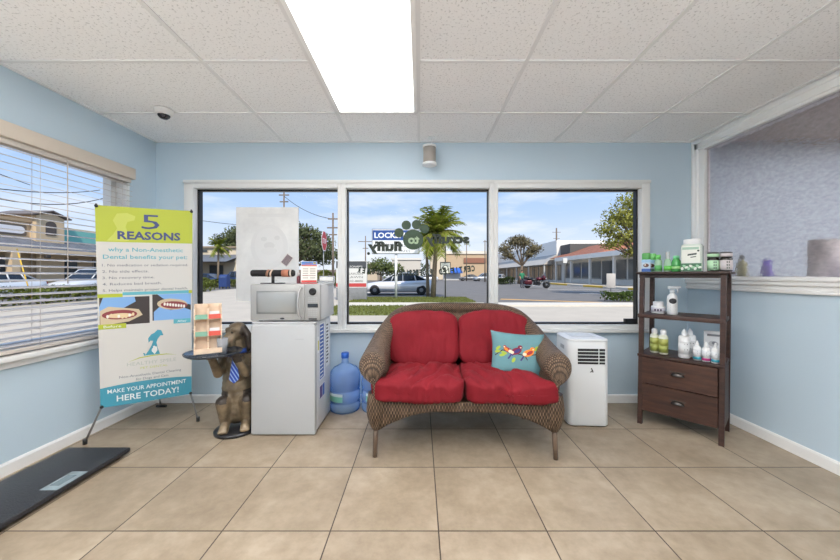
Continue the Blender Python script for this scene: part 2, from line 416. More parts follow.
# ceiling lamps and added fill lights
LAMP = m_emit((255, 252, 249), 16.0)
LAMPF = m_emit((255, 252, 249), 11.0)
def troffer(x0, y0, x1, y1, label, em):
    t = thing('ceiling_light', label, 'ceiling light', ((x0 + x1) / 2, (y0 + y1) / 2, H), 0)
    a, b = (x1 - x0) / 2, (y1 - y0) / 2
    m = MB()
    for q in ((-a, -b, -a + .022, b), (a - .022, -b, a, b), (-a, -b, a, -b + .022), (-a, b - .022, a, b)): m.span((q[0], q[1], -.014), (q[2], q[3], .0))
    m.build('frame', TRIM, t)
    MB().span((-a + .02, -b + .02, -.010), (a - .02, b - .02, -.004)).build('diffuser', em, t)
troffer(-.608, 1.284, -.022, 2.48, 'long flat rectangular white light panel in the drop ceiling over the sofa', LAMPF)
GRP = None
for i, (x, y) in enumerate(((-1.84, -1.6), (-.62, -1.0), (.60, .1), (1.21, -1.6), (-1.84, .1))):  # unseen panels added to raise the room's brightness
    troffer(x + .012, y, x + .598, y + 1.19, 'added fill light panel behind the viewpoint, ' + ['rear left', 'rear middle', 'right of the middle', 'rear right', 'left side'][i], LAMP)
UPL = m_emit((252, 251, 252), 170.0)
for i, x in enumerate((-1.3, 1.3)):  # added uplights standing in for bounced flash, shaped as floor lamps
    t = thing('fill_uplight', 'added black uplight brightening the ceiling from behind the viewpoint, ' + ('left one', 'right one')[i], 'fill light', (x, -1.1, 0))
    MB().lathe([(.14, 0), (.14, .02), (.02, .03)], seg=24).build('base', BLACK, t); MB().tube([(0, 0, .02), (0, 0, 1.1)], .012, 10).build('pole', BLACK, t)
    MB().lathe([(.02, 1.09), (.12, 1.11), (.2, 1.17), (.195, 1.17), (.115, 1.118), (.02, 1.1)], seg=28).build('bowl', M((60, 60, 62), .5), t)
    MB().lathe([(.0, 1.145), (.17, 1.146), (.17, 1.149), (0, 1.15)], seg=28).build('bulb', UPL, t)
# dome camera
t = thing('security_camera', 'small white dome security camera on the ceiling above the left window', 'security camera', (-1.865, 2.44, H - .003))
MB().lathe([(.06, 0), (.06, -.012), (.056, -.03), (.048, -.042), (.042, -.043)], seg=24).build('housing', M((225, 225, 224), .4), t)
m = MB(); m.lathe([(.042, -.033), (.041, -.04), (.035, -.055), (.022, -.066), (.006, -.07)], seg=24); m.build('dome', M((28, 28, 32), .12), t)
m = MB(); m.sphere((.012, -.026, -.05), .015); m.build('lens', M((70, 70, 76), .1), t)
# hanging cylinder
p = at(429.5, 157, 2.93)
t = thing('hanging_canister', 'grey and white canister hanging from the ceiling above the middle window', 'canister', (p.x, p.y, 2.115))
MB().lathe([(.055, .018), (.055, .158)], seg=28).build('drum', M((150, 143, 136), .5, bump=.2, bs=200), t)
MB().lathe([(.05, 0), (.062, 0), (.062, .02), (.05, .022)], seg=28).build('bottom_ring', WHITE, t)
MB().lathe([(.05, .154), (.06, .155), (.06, .172), (.04, .176)], seg=28).build('top_ring', WHITE, t)
MB().tube([(.018, 0, .17), (.02, 0, .25)], .004, 8).build('stem', WHITE, t)
MB().lathe([(.03, .238), (.03, .25)], c=(.02, 0, 0), seg=16).build('ceiling_plate', WHITE, t)

# ------------------------------------------------------------------ wicker loveseat
RED = (116, 18, 29)
def m_fabric(rgb, bump=.25):
    t = NT('fabric'); c = lin(rgb)
    n = t.noise(6, 4, .6); n2 = t.noise(420, 2)
    col = t.ramp(n, [(.3, tuple(x * .9 for x in c[:3]) + (1,)), (.7, tuple(min(1, x * 1.08) for x in c[:3]) + (1,))])
    p = t.pbr(col, .78, 0, .25, n2, bump, .002); p.inputs['Sheen Weight'].default_value = .03; p.inputs['Sheen Roughness'].default_value = .4
    return t.m
REDF = m_fabric(RED)
SX, SY, SRZ = .282, 2.10, R(-1.5)
sofa = thing('wicker_loveseat', 'brown woven wicker loveseat with rolled arms under the middle window', 'sofa', (SX, SY, 0), SRZ)
def catmull(keys, n):
    out = []
    for i in range(len(keys) - 1):
        p0, p1, p2, p3 = [Vector(keys[max(0, min(len(keys) - 1, j))]) for j in (i - 1, i, i + 1, i + 2)]
        for k in range(n):
            q = k / n
            out.append(.5 * ((2 * p1) + (p2 - p0) * q + (2 * p0 - 5 * p1 + 4 * p2 - p3) * q * q + (3 * p1 - p0 - 3 * p2 + p3) * q ** 3))
    out.append(Vector(keys[-1])); return out
class V5(Vector): pass
half = [(-.588, .05, .575, .090), (-.588, .16, .592, .088), (-.582, .30, .64, .078), (-.552, .44, .735, .062), (-.478, .555, .835, .050), (-.34, .628, .878, .044), (-.16, .655, .888, .042), (0, .66, .889, .042)]
keys = half + [(-a, b, c, d) for a, b, c, d in half[-2::-1]]
path = catmull(keys, 7)
def sweep_shell():
    bm = bmesh.new(); uvl = bm.loops.layers.uv.new('UVMap')
    n = len(path); rings = []; ul = 0; us = []
    # rounded fronts: prepend / append shrinking copies
    seq = []
    for i in range(n):
        p = path[i]; tn = (path[min(i + 1, n - 1)] - path[max(i - 1, 0)]); tn = Vector((tn[0], tn[1], 0)).normalized()
        out = Vector((-tn[1], tn[0], 0))      # left of travel = outward (path runs left front -> back -> right front)
        seq.append((p, out, 1.0))
    def caps(p, out, tn):
        res = []
        for a in (84, 72, 58, 42, 28, 14):
            s = cos(R(a)); q = Vector(p); q[0] += tn[0] * sin(R(a)) * .075; q[1] += tn[1] * sin(R(a)) * .075
            res.append((q, out, s))
        return res
    s0 = caps(path[0], seq[0][1], Vector((0, -1))); s1 = caps(path[-1], seq[-1][1], Vector((0, -1)))
    seq = s0 + seq + s1[::-1]
    prev = None
    for p, out, sc in seq:
        cx, cy, cz, r = p[0], p[1], p[2], p[3]
        sec = []
        zb = .36
        ob = .035 if cy < .3 else .02                      # lower wall sits inboard of the roll
        k = min(1, max(0, (cy - .05) / .5))
        owall = -.012 * (1 - k); iwall = -.075 * (1 - k) - .045 * k
        sec += [(-ob + .022, zb), (-ob + .02, zb + (cz - zb) * .35), (owall + .01, cz - r * 1.15)]
        for a in range(-48, 236, 20):
            sec.append((r * cos(R(a)), cz + r * sin(R(a))))
        sec += [(iwall, cz - r * 1.2), (iwall, zb + (cz - zb) * .3), (iwall, zb)]
        mo = sum(q[0] for q in sec) / len(sec)
        ring = []; vv = [0]
        for j, (o_, z_) in enumerate(sec):
            o2 = mo + (o_ - mo) * (.08 + .92 * sc); z2 = z_ if z_ < cz - r * 1.1 else cz - r * 1.1 + (z_ - cz + r * 1.1) * (.12 + .88 * sc)
            ring.append(bm.verts.new((cx + out.x * o2, cy + out.y * o2, z2)))
            if j: vv.append(vv[-1] + math.hypot(sec[j][0] - sec[j - 1][0], sec[j][1] - sec[j - 1][1]))
        if prev is not None: ul += (Vector((cx, cy, cz)) - prev).length
        prev = Vector((cx, cy, cz)); us.append(ul); rings.append((ring, vv))
    m = len(rings[0][0])
    for i in range(len(rings) - 1):
        (a, va), (b, vb) = rings[i], rings[i + 1]
        for j in range(m - 1):
            f = bm.faces.new([a[j], b[j], b[j + 1], a[j + 1]]); f.smooth = True
            for lp, uv in zip(f.loops, ((us[i], va[j]), (us[i + 1], vb[j]), (us[i + 1], vb[j + 1]), (us[i], va[j + 1]))): lp[uvl].uv = uv
    for ring, sgn in ((rings[0][0], 1), (rings[-1][0], -1)):
        f = bm.faces.new(ring if sgn > 0 else ring[::-1]); f.smooth = True
        for lp in f.loops: lp[uvl].uv = (lp.vert.co.x, lp.vert.co.z)
    bmesh.ops.recalc_face_normals(bm, faces=bm.faces[:])
    mb = MB(); mb.bm.free(); mb.bm = bm; return mb
sweep_shell().build('back_and_arms', WICKA, sofa)
def apron(name, p0, p1, zt, arch):
    """woven skirt from p0 to p1 (xy) with an arched lower edge; two faces 25 mm apart"""
    bm = bmesh.new(); uvl = bm.loops.layers.uv.new('UVMap'); p0, p1 = Vector(p0), Vector(p1); L = (p1 - p0).length
    d = (p1 - p0).normalized(); nrm = Vector((d.y, -d.x)); N = 40; rows = []
    for side in (1, -1):
        for i in range(N + 1):
            q = p0 + d * L * i / N; s = i / N; zb = arch(s)
            bul = .012 * (1 - abs(2 * s - 1) ** 4)
            for k in range(5):
                z = zb + (zt - zb) * k / 4
                rows.append(bm.verts.new((q.x + nrm.x * (side * .012 + bul), q.y + nrm.y * (side * .012 + bul), z)))
    def V(side, i, k): return rows[(side * (N + 1) + i) * 5 + k]
    def quad(vs):
        f = bm.faces.new(vs); f.smooth = True
        for lp in f.loops:
            c = lp.vert.co; lp[uvl].uv = ((Vector((c.x, c.y)) - p0).dot(d), c.z)
    for i in range(N):
        for k in range(4):
            quad([V(0, i, k), V(0, i + 1, k), V(0, i + 1, k + 1), V(0, i, k + 1)]); quad([V(1, i, k), V(1, i, k + 1), V(1, i + 1, k + 1), V(1, i + 1, k)])
        quad([V(0, i, 0), V(1, i, 0), V(1, i + 1, 0), V(0, i + 1, 0)]); quad([V(0, i, 4), V(0, i + 1, 4), V(1, i + 1, 4), V(1, i, 4)])
    bmesh.ops.recalc_face_normals(bm, faces=bm.faces[:]); mb = MB(); mb.bm.free(); mb.bm = bm
    return mb.build(name, WICK, sofa)
def archf(s):
    e = abs(2 * s - 1); return .30 - .125 * max(0, (e - .30) / .70) ** 2.0
apron('front_apron', (-.545, .015), (.545, .015), .36, archf)
apron('side_apron', (-.565, .58), (-.565, .06), .41, lambda s: .30 - .12 * abs(2 * s - 1) ** 2.2); apron('side_apron', (.565, .06), (.565, .58), .41, lambda s: .30 - .12 * abs(2 * s - 1) ** 2.2)
apron('rear_apron', (.5, .63), (-.5, .63), .41, archf)
def uv_lathe(prof, c, seg=20):
    bm = bmesh.new(); uvl = bm.loops.layers.uv.new('UVMap'); rings = [[bm.verts.new((c[0] + r * cos(2 * pi * k / seg), c[1] + r * sin(2 * pi * k / seg), z)) for k in range(seg)] for r, z in prof]
    for i in range(len(prof) - 1):
        for k in range(seg):
            f = bm.faces.new([rings[i][k], rings[i][(k + 1) % seg], rings[i + 1][(k + 1) % seg], rings[i + 1][k]]); f.smooth = True
            for lp, (a, b) in zip(f.loops, ((k, i), (k + 1, i), (k + 1, i + 1), (k, i + 1))): lp[uvl].uv = (a * .0184 * 20 / seg, prof[b][1])
    bm.faces.new(rings[0][::-1]); bm.faces.new(rings[-1]); mb = MB(); mb.bm.free(); mb.bm = bm; return mb
LEGW = M((98, 80, 66), .45, var=.15, vs=20)
for x, y in ((-.565, .03), (.565, .03), (-.53, .60), (.53, .60)):
    L = MB(); L.tube([(x, y, .2), (x * 1.005, y - .005, .1), (x * 1.01, y - .012 if y < .3 else y + .012, 0)], [.017, .016, .015], 12); lo = L.build('leg', LEGW, sofa)
    uv_lathe([(.016, .165), (.026, .175), (.042, .21), (.056, .26), (.061, .31), (.056, .36), (.05, .41)], (x, y), 22).build('woven_wrap', WICK, lo)
MB().span((-.53, .03, .30), (.53, .62, .345), 0, .01).build('seat_deck', LEGW, sofa)
# braided ridge just below the rim on the inner back
def soft(name, hx, hy, hz, loc, rot, mats, seed, n=6, wr=.006, gather=.004, res=34, shape=None, label=None):
    b = bmesh.new(); bmesh.ops.create_cube(b, size=2); bmesh.ops.subdivide_edges(b, edges=b.edges[:], cuts=res, use_grid_fill=True)
    for v in b.verts:
        d = v.co.copy(); d = Vector([math.tan(q * pi / 4) for q in d])
        rr = (abs(d.x) ** n + abs(d.y) ** n + abs(d.z) ** n) ** (-1 / n); p = d * rr
        # superellipsoid, plump in the middle
        e = max(abs(p.x), abs(p.y)); q = Vector((p.x * hx, p.y * hy, p.z * hz * (.80 + .20 * (1 - min(1, abs(p.x)) ** 3) * (1 - min(1, abs(p.y)) ** 3) * 1.0)))
        s = Vector((seed * 3.1, seed * 1.7, 0))
        f1 = noise.noise(Vector((q.x * 7, q.y * 7, q.z * 7)) + s); f2 = noise.noise(Vector((q.x * 22, q.y * 22, q.z * 14)) + s * 2)
        edge = max(0, (e - .62) / .38)
        ang = math.atan2(p.y, p.x); ga = sin(ang * 46 + 3 * f1) * gather * edge * (1 if abs(p.z) > .3 else .5)
        q += p.normalized() * (f1 * wr * 1.2 + f2 * wr * .5 + ga)
        if shape: q = shape(q, p)
        v.co = q
    for f in b.faces: f.smooth = True
    T = Matrix.Translation(loc) @ rot.to_4x4(); b.transform(T)
    mb = MB(); mb.bm.free(); mb.bm = b; return mb
def seatshape(side):
    def fn(q, p):
        # wide front lip in front of the arms, narrower between them; seam at the middle
        w = .50 if q.y > -.20 else .575
        k = min(1, max(0, (-.17 - q.y) / .05)); lim = .236 + (.305 - .236) * k
        if side * q.x > 0: q = Vector((q.x * (1 + (lim / .25 - 1) * min(1, abs(q.x) / .25) ** 2), q.y, q.z))
        q.z += .016 * noise.noise(Vector((q.x * 16, q.y * 5 + q.x * 6, 3 + side))) * (1 if q.z > 0 else .1)
        q.z += -.022 * (1 - min(1, abs(noise.noise(Vector((q.x * 9 + q.y * 5 * side, q.y * 2.5, 4 + side)))) * 7)) * (1 if q.z > 0 else 0)
        q.z += .010 * abs(noise.noise(Vector((q.x * 30 + q.y * 14, q.y * 3, 9 + side)))) * (1 if q.z > 0 else 0)
        return q
    return fn
CG = 'red cushions on the wicker loveseat'
def place(o, lab, cat, group, loc, rz=0, name=None):
    o.location = loc; o.rotation_euler = (0, 0, rz); return tag(o, lab, cat, group)
def stool_m(x, y, z):   # sofa local -> world
    a = SRZ; return Vector((SX + x * cos(a) - y * sin(a), SY + x * sin(a) + y * cos(a), z))
for side, lab in ((-1, 'red seat cushion on the left half of the loveseat'), (1, 'red wrinkled seat cushion under the teal pillow')):
    o = soft('c', .268, .295, .088, (0, 0, 0), Matrix.Identity(3), REDF, 3 + side, n=7, wr=.009, gather=.004, shape=seatshape(side)).build('seat_cushion', REDF)
    place(o, lab, 'cushion', CG, stool_m(side * .271, .24, .427), SRZ)
for side, lab in ((-1, 'left red square back cushion of the loveseat'), (1, 'red back cushion partly behind the teal pillow')):
    o = soft('c', .268, .078, .217, (0, 0, 0), Matrix.Identity(3), REDF, 8 + side, n=6.5, wr=.011, gather=.004).build('back_cushion', REDF)
    # thickness axis is y here
    o.location = stool_m(side * .270, .475, .666); o.rotation_euler = (R(-14), 0, SRZ); tag(o, lab, 'cushion', CG)
# teal pillow with birds
def pillow():
    a, b, tk = .188, .155, .058
    def P(u, v, s, e=0):
        cu = 1 - .09 * (1 - v * v) * abs(u) ** 3; cv = 1 - .09 * (1 - u * u) * abs(v) ** 3
        th = tk * (max(0, (1 - u ** 4)) * max(0, (1 - v ** 4))) ** .55 + .003
        return Vector((a * u * cu, s * (th + e) + .004 * noise.noise(Vector((u * 3, v * 3, s))), b * v * cv))
    m = MB(); N = 22; g = {}
    for s in (-1, 1):
        for i in range(N + 1):
            for j in range(N + 1): g[s, i, j] = m._v(P(-1 + 2 * i / N, -1 + 2 * j / N, s))
        for i in range(N):
            for j in range(N): m.face([g[s, i, j], g[s, i + 1, j], g[s, i + 1, j + 1], g[s, i, j + 1]], 0, True)
    for i in range(N):
        for e in ((i, 0, i + 1, 0), (i, N, i + 1, N), (0, i, 0, i + 1), (N, i, N, i + 1)):
            m.face([g[-1, e[0], e[1]], g[-1, e[2], e[3]], g[1, e[2], e[3]], g[1, e[0], e[1]]], 0, True)
    def pat(pts, mi, e=.0025):
        cu = sum(p[0] for p in pts) / len(pts); cv = sum(p[1] for p in pts) / len(pts); rings = []
        for k in (0, .5, 1): rings.append([m._v(P(cu + (p[0] - cu) * k, cv + (p[1] - cv) * k, -1, e)) for p in pts] if k else m._v(P(cu, cv, -1, e)))
        n = len(pts)
        for i in range(n):
            j = (i + 1) % n; m.face([rings[0], rings[1][i], rings[1][j]], mi, True); m.face([rings[1][i], rings[2][i], rings[2][j], rings[1][j]], mi, True)
    def stroke(pts, w, mi, e=.002):
        for (x0, y0), (x1, y1) in zip(pts, pts[1:]):
            d = Vector((x1 - x0, y1 - y0)).normalized(); q = Vector((-d.y, d.x)) * w; n = 4
            for k in range(n):
                f0, f1 = k / n, (k + 1) / n
                A = Vector((x0 + (x1 - x0) * f0, y0 + (y1 - y0) * f0)); B = Vector((x0 + (x1 - x0) * f1, y0 + (y1 - y0) * f1))
                m.face([m._v(P(c.x, c.y, -1, e)) for c in (A - q, B - q, B + q, A + q)], mi)
    stroke([(-.9, -.12), (-.6, .12), (-.2, .02), (.2, -.06), (.6, .02), (.9, .12)], .02, 1)
    stroke([(.2, -.06), (.3, -.25)], .015, 1); stroke([(-.35, .06), (-.3, .2)], .015, 1); stroke([(.6, .02), (.7, .25)], .015, 1)
    for x, y, r in ((-.78, .2, .8), (-.55, .0, -.4), (-.2, -.28, 1.2), (-.62, -.1, .3), (.62, .28, 1.1), (.78, -.03, -.2), (.7, .3, 1.3), (-.8, .05, .2)): pat(ell(x, y, .12, .06, 10, r), 2)
    # three birds in a row: body, wing, breast, head
    for x, y, c1, c2, fl in ((-.42, .14, 3, 5, 1), (-.12, .1, 4, 6, -1), (.33, .06, 5, 3, -1)):
        k = .8 if x < -.3 else 1.15
        pat(ell(x, y, .2 * k, .12 * k, 12, -.55 * fl), c1, .0030); pat(ell(x - .05 * fl, y + .02, .12 * k, .06 * k, 12, -.7 * fl), c2, .0036); pat(ell(x + .12 * fl * k, y - .06, .07, .07, 10), 7, .0036)
        pat(ell(x - .13 * fl * k, y + .16 * k, .08 * k, .08 * k, 10), c1, .0034); pat(ell(x - .15 * fl * k, y + .15 * k, .03, .03, 8), 7, .004)
        stroke([(x + .12 * fl * k, y - .1), (x + .24 * fl * k, y - .3 * k)], .03, 6, .003)
    return m
t = pillow().build('throw_pillow', [m_fabric((94, 134, 141), .3), M((60, 40, 40), .8), M((150, 170, 60), .8), M((150, 40, 50), .8), M((120, 30, 60), .8), M((225, 130, 40), .8), M((60, 50, 110), .8), M((240, 225, 200), .8)])
t.location = stool_m(.392, .258, .60); t.rotation_euler = (R(-17), R(4), R(-4)); tag(t, 'teal throw pillow printed with colourful birds on a branch', 'pillow')

# ------------------------------------------------------------------ mini fridge, microwave and what stands on it
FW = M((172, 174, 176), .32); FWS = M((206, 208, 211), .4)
fx0, fx1, fy0, fy1, fz = -1.215, -.754, 2.405, 2.82, .811
t = thing('mini_fridge', 'white compact fridge under the silver microwave', 'fridge', ((fx0 + fx1) / 2, (fy0 + fy1) / 2, 0))
hx, hy = (fx1 - fx0) / 2, (fy1 - fy0) / 2
MB().span((-hx, -hy + .055, .02), (hx, hy, fz), 0, .006).build('cabinet', FWS, t)
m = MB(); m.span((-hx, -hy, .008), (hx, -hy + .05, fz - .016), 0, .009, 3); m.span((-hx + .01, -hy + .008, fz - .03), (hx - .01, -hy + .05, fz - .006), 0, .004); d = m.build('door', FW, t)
m = MB(); m.span((.085, -hy - .001, fz - .118), (.155, -hy + .002, fz - .110)); m.build('nameplate', M((176, 178, 180), .3, .5), d)
MB().span((-hx + .008, -hy + .048, .03), (hx - .008, -hy + .057, fz - .02)).build('door_seal', M((150, 150, 152), .6), t)
MB().span((-hx, -hy + .01, fz - .004), (hx, hy, fz + .004), 0, .004).build('top_panel', FWS, t)
for x in (-hx + .04, hx - .04):
    for y in (-hy + .07, hy - .04): MB().lathe([(.016, 0), (.018, .022)], c=(x, y, 0), seg=12).build('foot', DARK, t)
def side_sheet(name, ya, yb, za, zb, mi_paint, lab):
    mm = MB(frame((hx + .0008, ya, za), (0, 1, 0), (0, 0, 1))); W, Hh = yb - ya, zb - za
    mm.prism([(0, 0), (W, 0), (W, Hh), (0, Hh)], Matrix.Identity(4), .0006, 0); mi_paint(mm, W, Hh)
    mm.build(name, [WHITE, M((52, 96, 176), .5), M((60, 62, 66), .6), M((206, 198, 90), .5), M((92, 70, 130), .5)], t, lab)
def pt_energy(mm, W, Hh):
    T = Matrix.Translation((0, 0, .0007)); mm.prism([(.006, .01), (W * .72, .01), (W * .72, Hh - .01), (.006, Hh - .01)], T, .0003, 1)
    for k in range(14): mm.prism([(.015, .02 + k * Hh / 15), (W * .6, .02 + k * Hh / 15), (W * .6, .03 + k * Hh / 15), (.015, .03 + k * Hh / 15)], Matrix.Translation((0, 0, .0011)), .0002, 0)
side_sheet('energy_sticker', -.10, .05, .36, .79, pt_energy, 'blue and white sticker sheet')
def pt_text(mm, W, Hh):
    for k in range(12): mm.prism([(.01, .03 + k * Hh / 14), (W * (.5 + .3 * ((k * 7) % 5) / 5), .03 + k * Hh / 14), (W * (.5 + .3 * ((k * 7) % 5) / 5), .042 + k * Hh / 14), (.01, .042 + k * Hh / 14)], Matrix.Translation((0, 0, .0007)), .0002, 2)
side_sheet('instruction_sticker', .07, .17, .42, .8, pt_text, 'white printed sticker')
def pt_purple(mm, W, Hh):
    mm.prism([(.004, .004), (W * .55, .004), (W * .55, Hh - .004), (.004, Hh - .004)], Matrix.Translation((0, 0, .0007)), .0002, 4); mm.prism([(W * .6, .004), (W - .004, .004), (W - .004, Hh - .004), (W * .6, Hh - .004)], Matrix.Translation((0, 0, .0007)), .0002, 1)
side_sheet('warning_sticker', -.10, .03, .22, .32, pt_purple, 'small purple sticker')
side_sheet('tag_sticker', -.145, -.115, .58, .7, lambda mm, W, Hh: mm.prism([(.003, .02), (W - .003, .02), (W - .003, Hh - .03), (.003, Hh - .03)], Matrix.Translation((0, 0, .0007)), .0002, 3), 'narrow yellow sticker')

MW = M((160, 160, 159), .35, .15); MWD = M((150, 152, 152), .15, .2)
mx0, mx1, my0, my1, mz0, mz1 = -1.235, -.725, 2.435, 2.82, fz + .004, 1.089
t = thing('microwave_oven', 'silver microwave with black dial on top of the mini fridge', 'microwave', ((mx0 + mx1) / 2, (my0 + my1) / 2, mz0))
hx, hy, hz = (mx1 - mx0) / 2, (my1 - my0) / 2, mz1 - mz0
MB().span((-hx, -hy + .03, .012), (hx, hy, hz), 0, .006).build('cabinet', M((204, 204, 204), .4), t)
m = MB(); dx = hx - .115
m.span((-hx, -hy, .01), (dx, -hy + .032, hz), 0, .008); d = m.build('door', MW, t)
MB().span((-hx + .045, -hy - .001, .058), (dx - .055, -hy + .01, hz - .047), 0, .003).build('window_surround', M((120, 122, 123), .3, .3), d)
MB().span((-hx + .056, -hy - .003, .068), (dx - .066, -hy + .01, hz - .057), 0, .004).build('door_window', MWD, d)
m = MB(); m.tube(catmull([(dx - .022, -hy - .004, .025), (dx - .03, -hy - .034, .06), (dx - .034, -hy - .04, hz / 2), (dx - .03, -hy - .034, hz - .06), (dx - .022, -hy - .004, hz - .022)], 6), .0085, 10); m.build('handle', M((180, 180, 180), .25, .4), d)
m = MB(); m.lathe([(.018, 0), (.018, .003)], seg=20); mm = MB(Matrix.Translation((-.02, -hy - .001, .026)) @ Matrix.Rotation(R(90), 4, 'X')); mm.lathe([(.016, 0), (.016, .003)], seg=20, sx=1, sy=.42); m.bm.free(); mm.build('badge', M((60, 60, 62), .3, .6), d)
m = MB(); m.span((dx + .001, -hy + .001, .01), (hx, -hy + .032, hz), 0, .006); cp = m.build('control_panel', M((152, 152, 151), .35, .15), t)
mm = MB(Matrix.Translation((dx + .06, -hy + .001, hz - .053)) @ Matrix.Rotation(R(90), 4, 'X')); mm.lathe([(.027, 0), (.027, .004), (.023, .006), (.022, .02), (.018, .023)], seg=28); mm.build('dial', BLACK, t)
MB().span((dx + .022, -hy - .001, .105), (dx + .098, -hy + .01, .133), 0, .002).build('display', M((45, 50, 56), .15), t)
for z_, nr in ((.045, 4), (.145, 3)):
    m = MB()
    for i in range(4):
        for j in range(nr): m.span((dx + .026 + i * .018, -hy - .0005, z_ + j * .014), (dx + .04 + i * .018, -hy + .004, z_ + .009 + j * .014))
    m.build('keypad', M((160, 161, 162), .4), t)
MB().span((dx + .03, -hy - .002, .016), (dx + .09, -hy + .008, .028), 0, .002).build('door_button', M((52, 52, 54), .4), t)
for x in (-hx + .05, hx - .05):
    for y in (-hy + .06, hy - .05): MB().lathe([(.014, 0), (.016, .014)], c=(x, y, 0), seg=12).build('foot', BLACK, t)
MT = mz1
# black velvet bar on a stand
p = at(273, 280, 2.60)
t = thing('bracelet_stand', 'black velvet bar stand with collars on the microwave', 'display stand', (p.x, p.y, MT))
MB().span((-.083, -.035, 0), (.083, .035, .008), 0, .002).build('base', BLACK, t)
MB().tube([(0, 0, .005), (0, 0, .06)], .012, 12).build('post', BLACK, t)
m = MB(Matrix.Translation((0, 0, .082)) @ Matrix.Rotation(R(90), 4, 'Y')); m.lathe([(.0, -.168), (.022, -.166), (.026, -.158), (.026, .158), (.022, .166), (0, .168)], seg=24); m.build('bar', M((24, 22, 24), .9), t)
for x, w, c, lab in ((-.035, .009, (150, 110, 90), 'thin tan collar'), (-.008, .006, (215, 190, 170), 'thin pale collar'), (.1, .026, (168, 108, 84), 'wide copper collar'), (.142, .006, (200, 190, 180), 'thin pale band')):
    m = MB(Matrix.Translation((x, 0, .082)) @ Matrix.Rotation(R(90 + (14 if w < .01 and x < 0 else 0)), 4, 'Y')); m.lathe([(.0265, -w), (.0295, -w), (.0295, w), (.0265, w)], seg=24); o = m.build('collar', M(c, .5, .2), t, lab)
# flyer in acrylic stand, clear tray, small bottle
p = at(309, 280, 2.62)
t = thing('flyer_holder', 'small printed flyer with blue header in a clear stand on the microwave', 'flyer', (p.x, p.y, MT), R(14))
T = Matrix.Rotation(R(-10), 4, 'X')
m = MB(T); m.span((-.06, -.004, .008), (.06, .004, .178)); m.build('acrylic', M((225, 228, 230), .15), t)
m = MB(T); m.span((-.057, -.0065, .010), (.057, -.004, .175), 0); fr = frame((0, -.0066, 0), (1, 0, 0), (0, 0, 1))
def rect(mb, x0, z0, x1, z1, mi, fr=fr, e=.0004): mb.prism([(x0, z0), (x1, z0), (x1, z1), (x0, z1)], fr, e, mi)
rect(m, -.057, .15, .057, .175, 1); rect(m, -.057, .138, .057, .15, 2); rect(m, -.057, .01, .057, .026, 3); rect(m, .03, .155, .05, .17, 5)
for k in range(5):
    rect(m, -.048, .04 + k * .018, -.006, .05 + k * .018, 4); rect(m, .006, .04 + k * .018, .048, .05 + k * .018, 4)
rect(m, -.05, .062, .05, .066, 2); rect(m, -.03, .155, .02, .16, 2)
m.build('printed_flyer', [M((232, 228, 220), .5), M((60, 106, 170), .5), M((170, 90, 80), .5), M((176, 50, 46), .5), M((176, 172, 166), .6), M((220, 200, 90), .5)], t)
MB().span((-.062, -.03, 0), (.062, .05, .006), 0, .002).build('stand_base', M((170, 50, 48), .4), t)
p = at(326.5, 281, 2.66)
t = thing('business_card_tray', 'clear low tray of white cards at the right end of the microwave', 'card tray', (p.x, p.y, MT), R(8))
CLR = m_plastic_clear((225, 228, 230), .35)
m = MB(); m.span((-.06, -.045, 0), (.06, .045, .005)); m.span((-.06, .04, 0), (.06, .045, .06)); m.span((-.06, -.045, 0), (-.055, .045, .035)); m.span((.055, -.045, 0), (.06, .045, .035)); m.span((-.06, -.045, 0), (.06, -.04, .02)); m.build('tray', CLR, t)
MB().box((0, .002, .028), (.1, .05, .03), 0, rot=Matrix.Rotation(R(-22), 4, 'X')).build('card_stack', M((214, 214, 212), .6), t)
p = at(298.5, 280, 2.66)
t = thing('small_bottle', 'tiny dark red bottle beside the flyer on the microwave', 'bottle', (p.x, p.y, MT))
MB().lathe([(.012, 0), (.014, .004), (.014, .05), (.008, .062)], seg=14).build('body', M((110, 50, 60), .3), t)
MB().lathe([(.0085, .06), (.0085, .085), (.006, .088)], seg=12).build('cap', M((200, 190, 190), .4), t)
# poster back against the window and the tilted card hung on it
a, b = at(235.5, 207, 3.02), at(298, 301, 3.02)
t = thing('poster_board', 'tall white poster board showing its blank back in the window', 'poster', ((a.x + b.x) / 2, 3.035, b.z))
W2, HH = (b.x - a.x) / 2, a.z - b.z
def m_poster():
    n = NT('poster_back'); nz = n.noise(4, 4, .6); nz2 = n.noise(14, 3)
    c = n.ramp(nz, [(.35, lin((214, 214, 214))), (.65, lin((232, 232, 231)))])
    n.pbr(c, .7); return n.m
m = MB(); m.span((-W2, -.005, 0), (W2, .005, HH), 0); m.build('board', m_poster(), t)
m = MB(); fr = frame((0, -.0052, 0), (1, 0, 0), (0, 0, 1))
lay = [.0003]
def spt(cx, cy, rx, ry, rot=0, mi=0): lay[0] += .0003; m.prism(ell(cx, cy, rx, ry, 22, rot), fr, lay[0], mi)
spt(.02, .49, .17, .20, 0, 1); spt(.015, .5, .13, .16, 0, 2); spt(-.03, .56, .028, .02, 0, 0); spt(.09, .57, .026, .02, 0, 0); spt(.02, .50, .05, .032, 0, 0); spt(.02, .45, .075, .035, 0, 1)
m.prism([(-.17, .76), (.19, .76), (.19, .79), (-.17, .79)], fr, .0003, 1)
for x, y, w in ((.05, .26, .07), (.06, .235, .09), (.09, .20, .06), (.05, .17, .04), (.1, .15, .04), (.09, .12, .05)): m.prism([(x, y), (x + w, y + .008), (x + w, y + .024), (x, y + .016)], fr, .0003, 0)
m.build('show_through', [M((212, 212, 212), .7), M((219, 219, 219), .7), M((222, 222, 222), .7)], t)
p = at(286.5, 260, 3.01)
o = MB(Matrix.Rotation(R(38), 4, 'Y')); o.span((-.036, -.002, -.052), (.036, .002, .052), 0); o.span((-.03, -.0028, -.046), (.03, -.002, .046), 1)
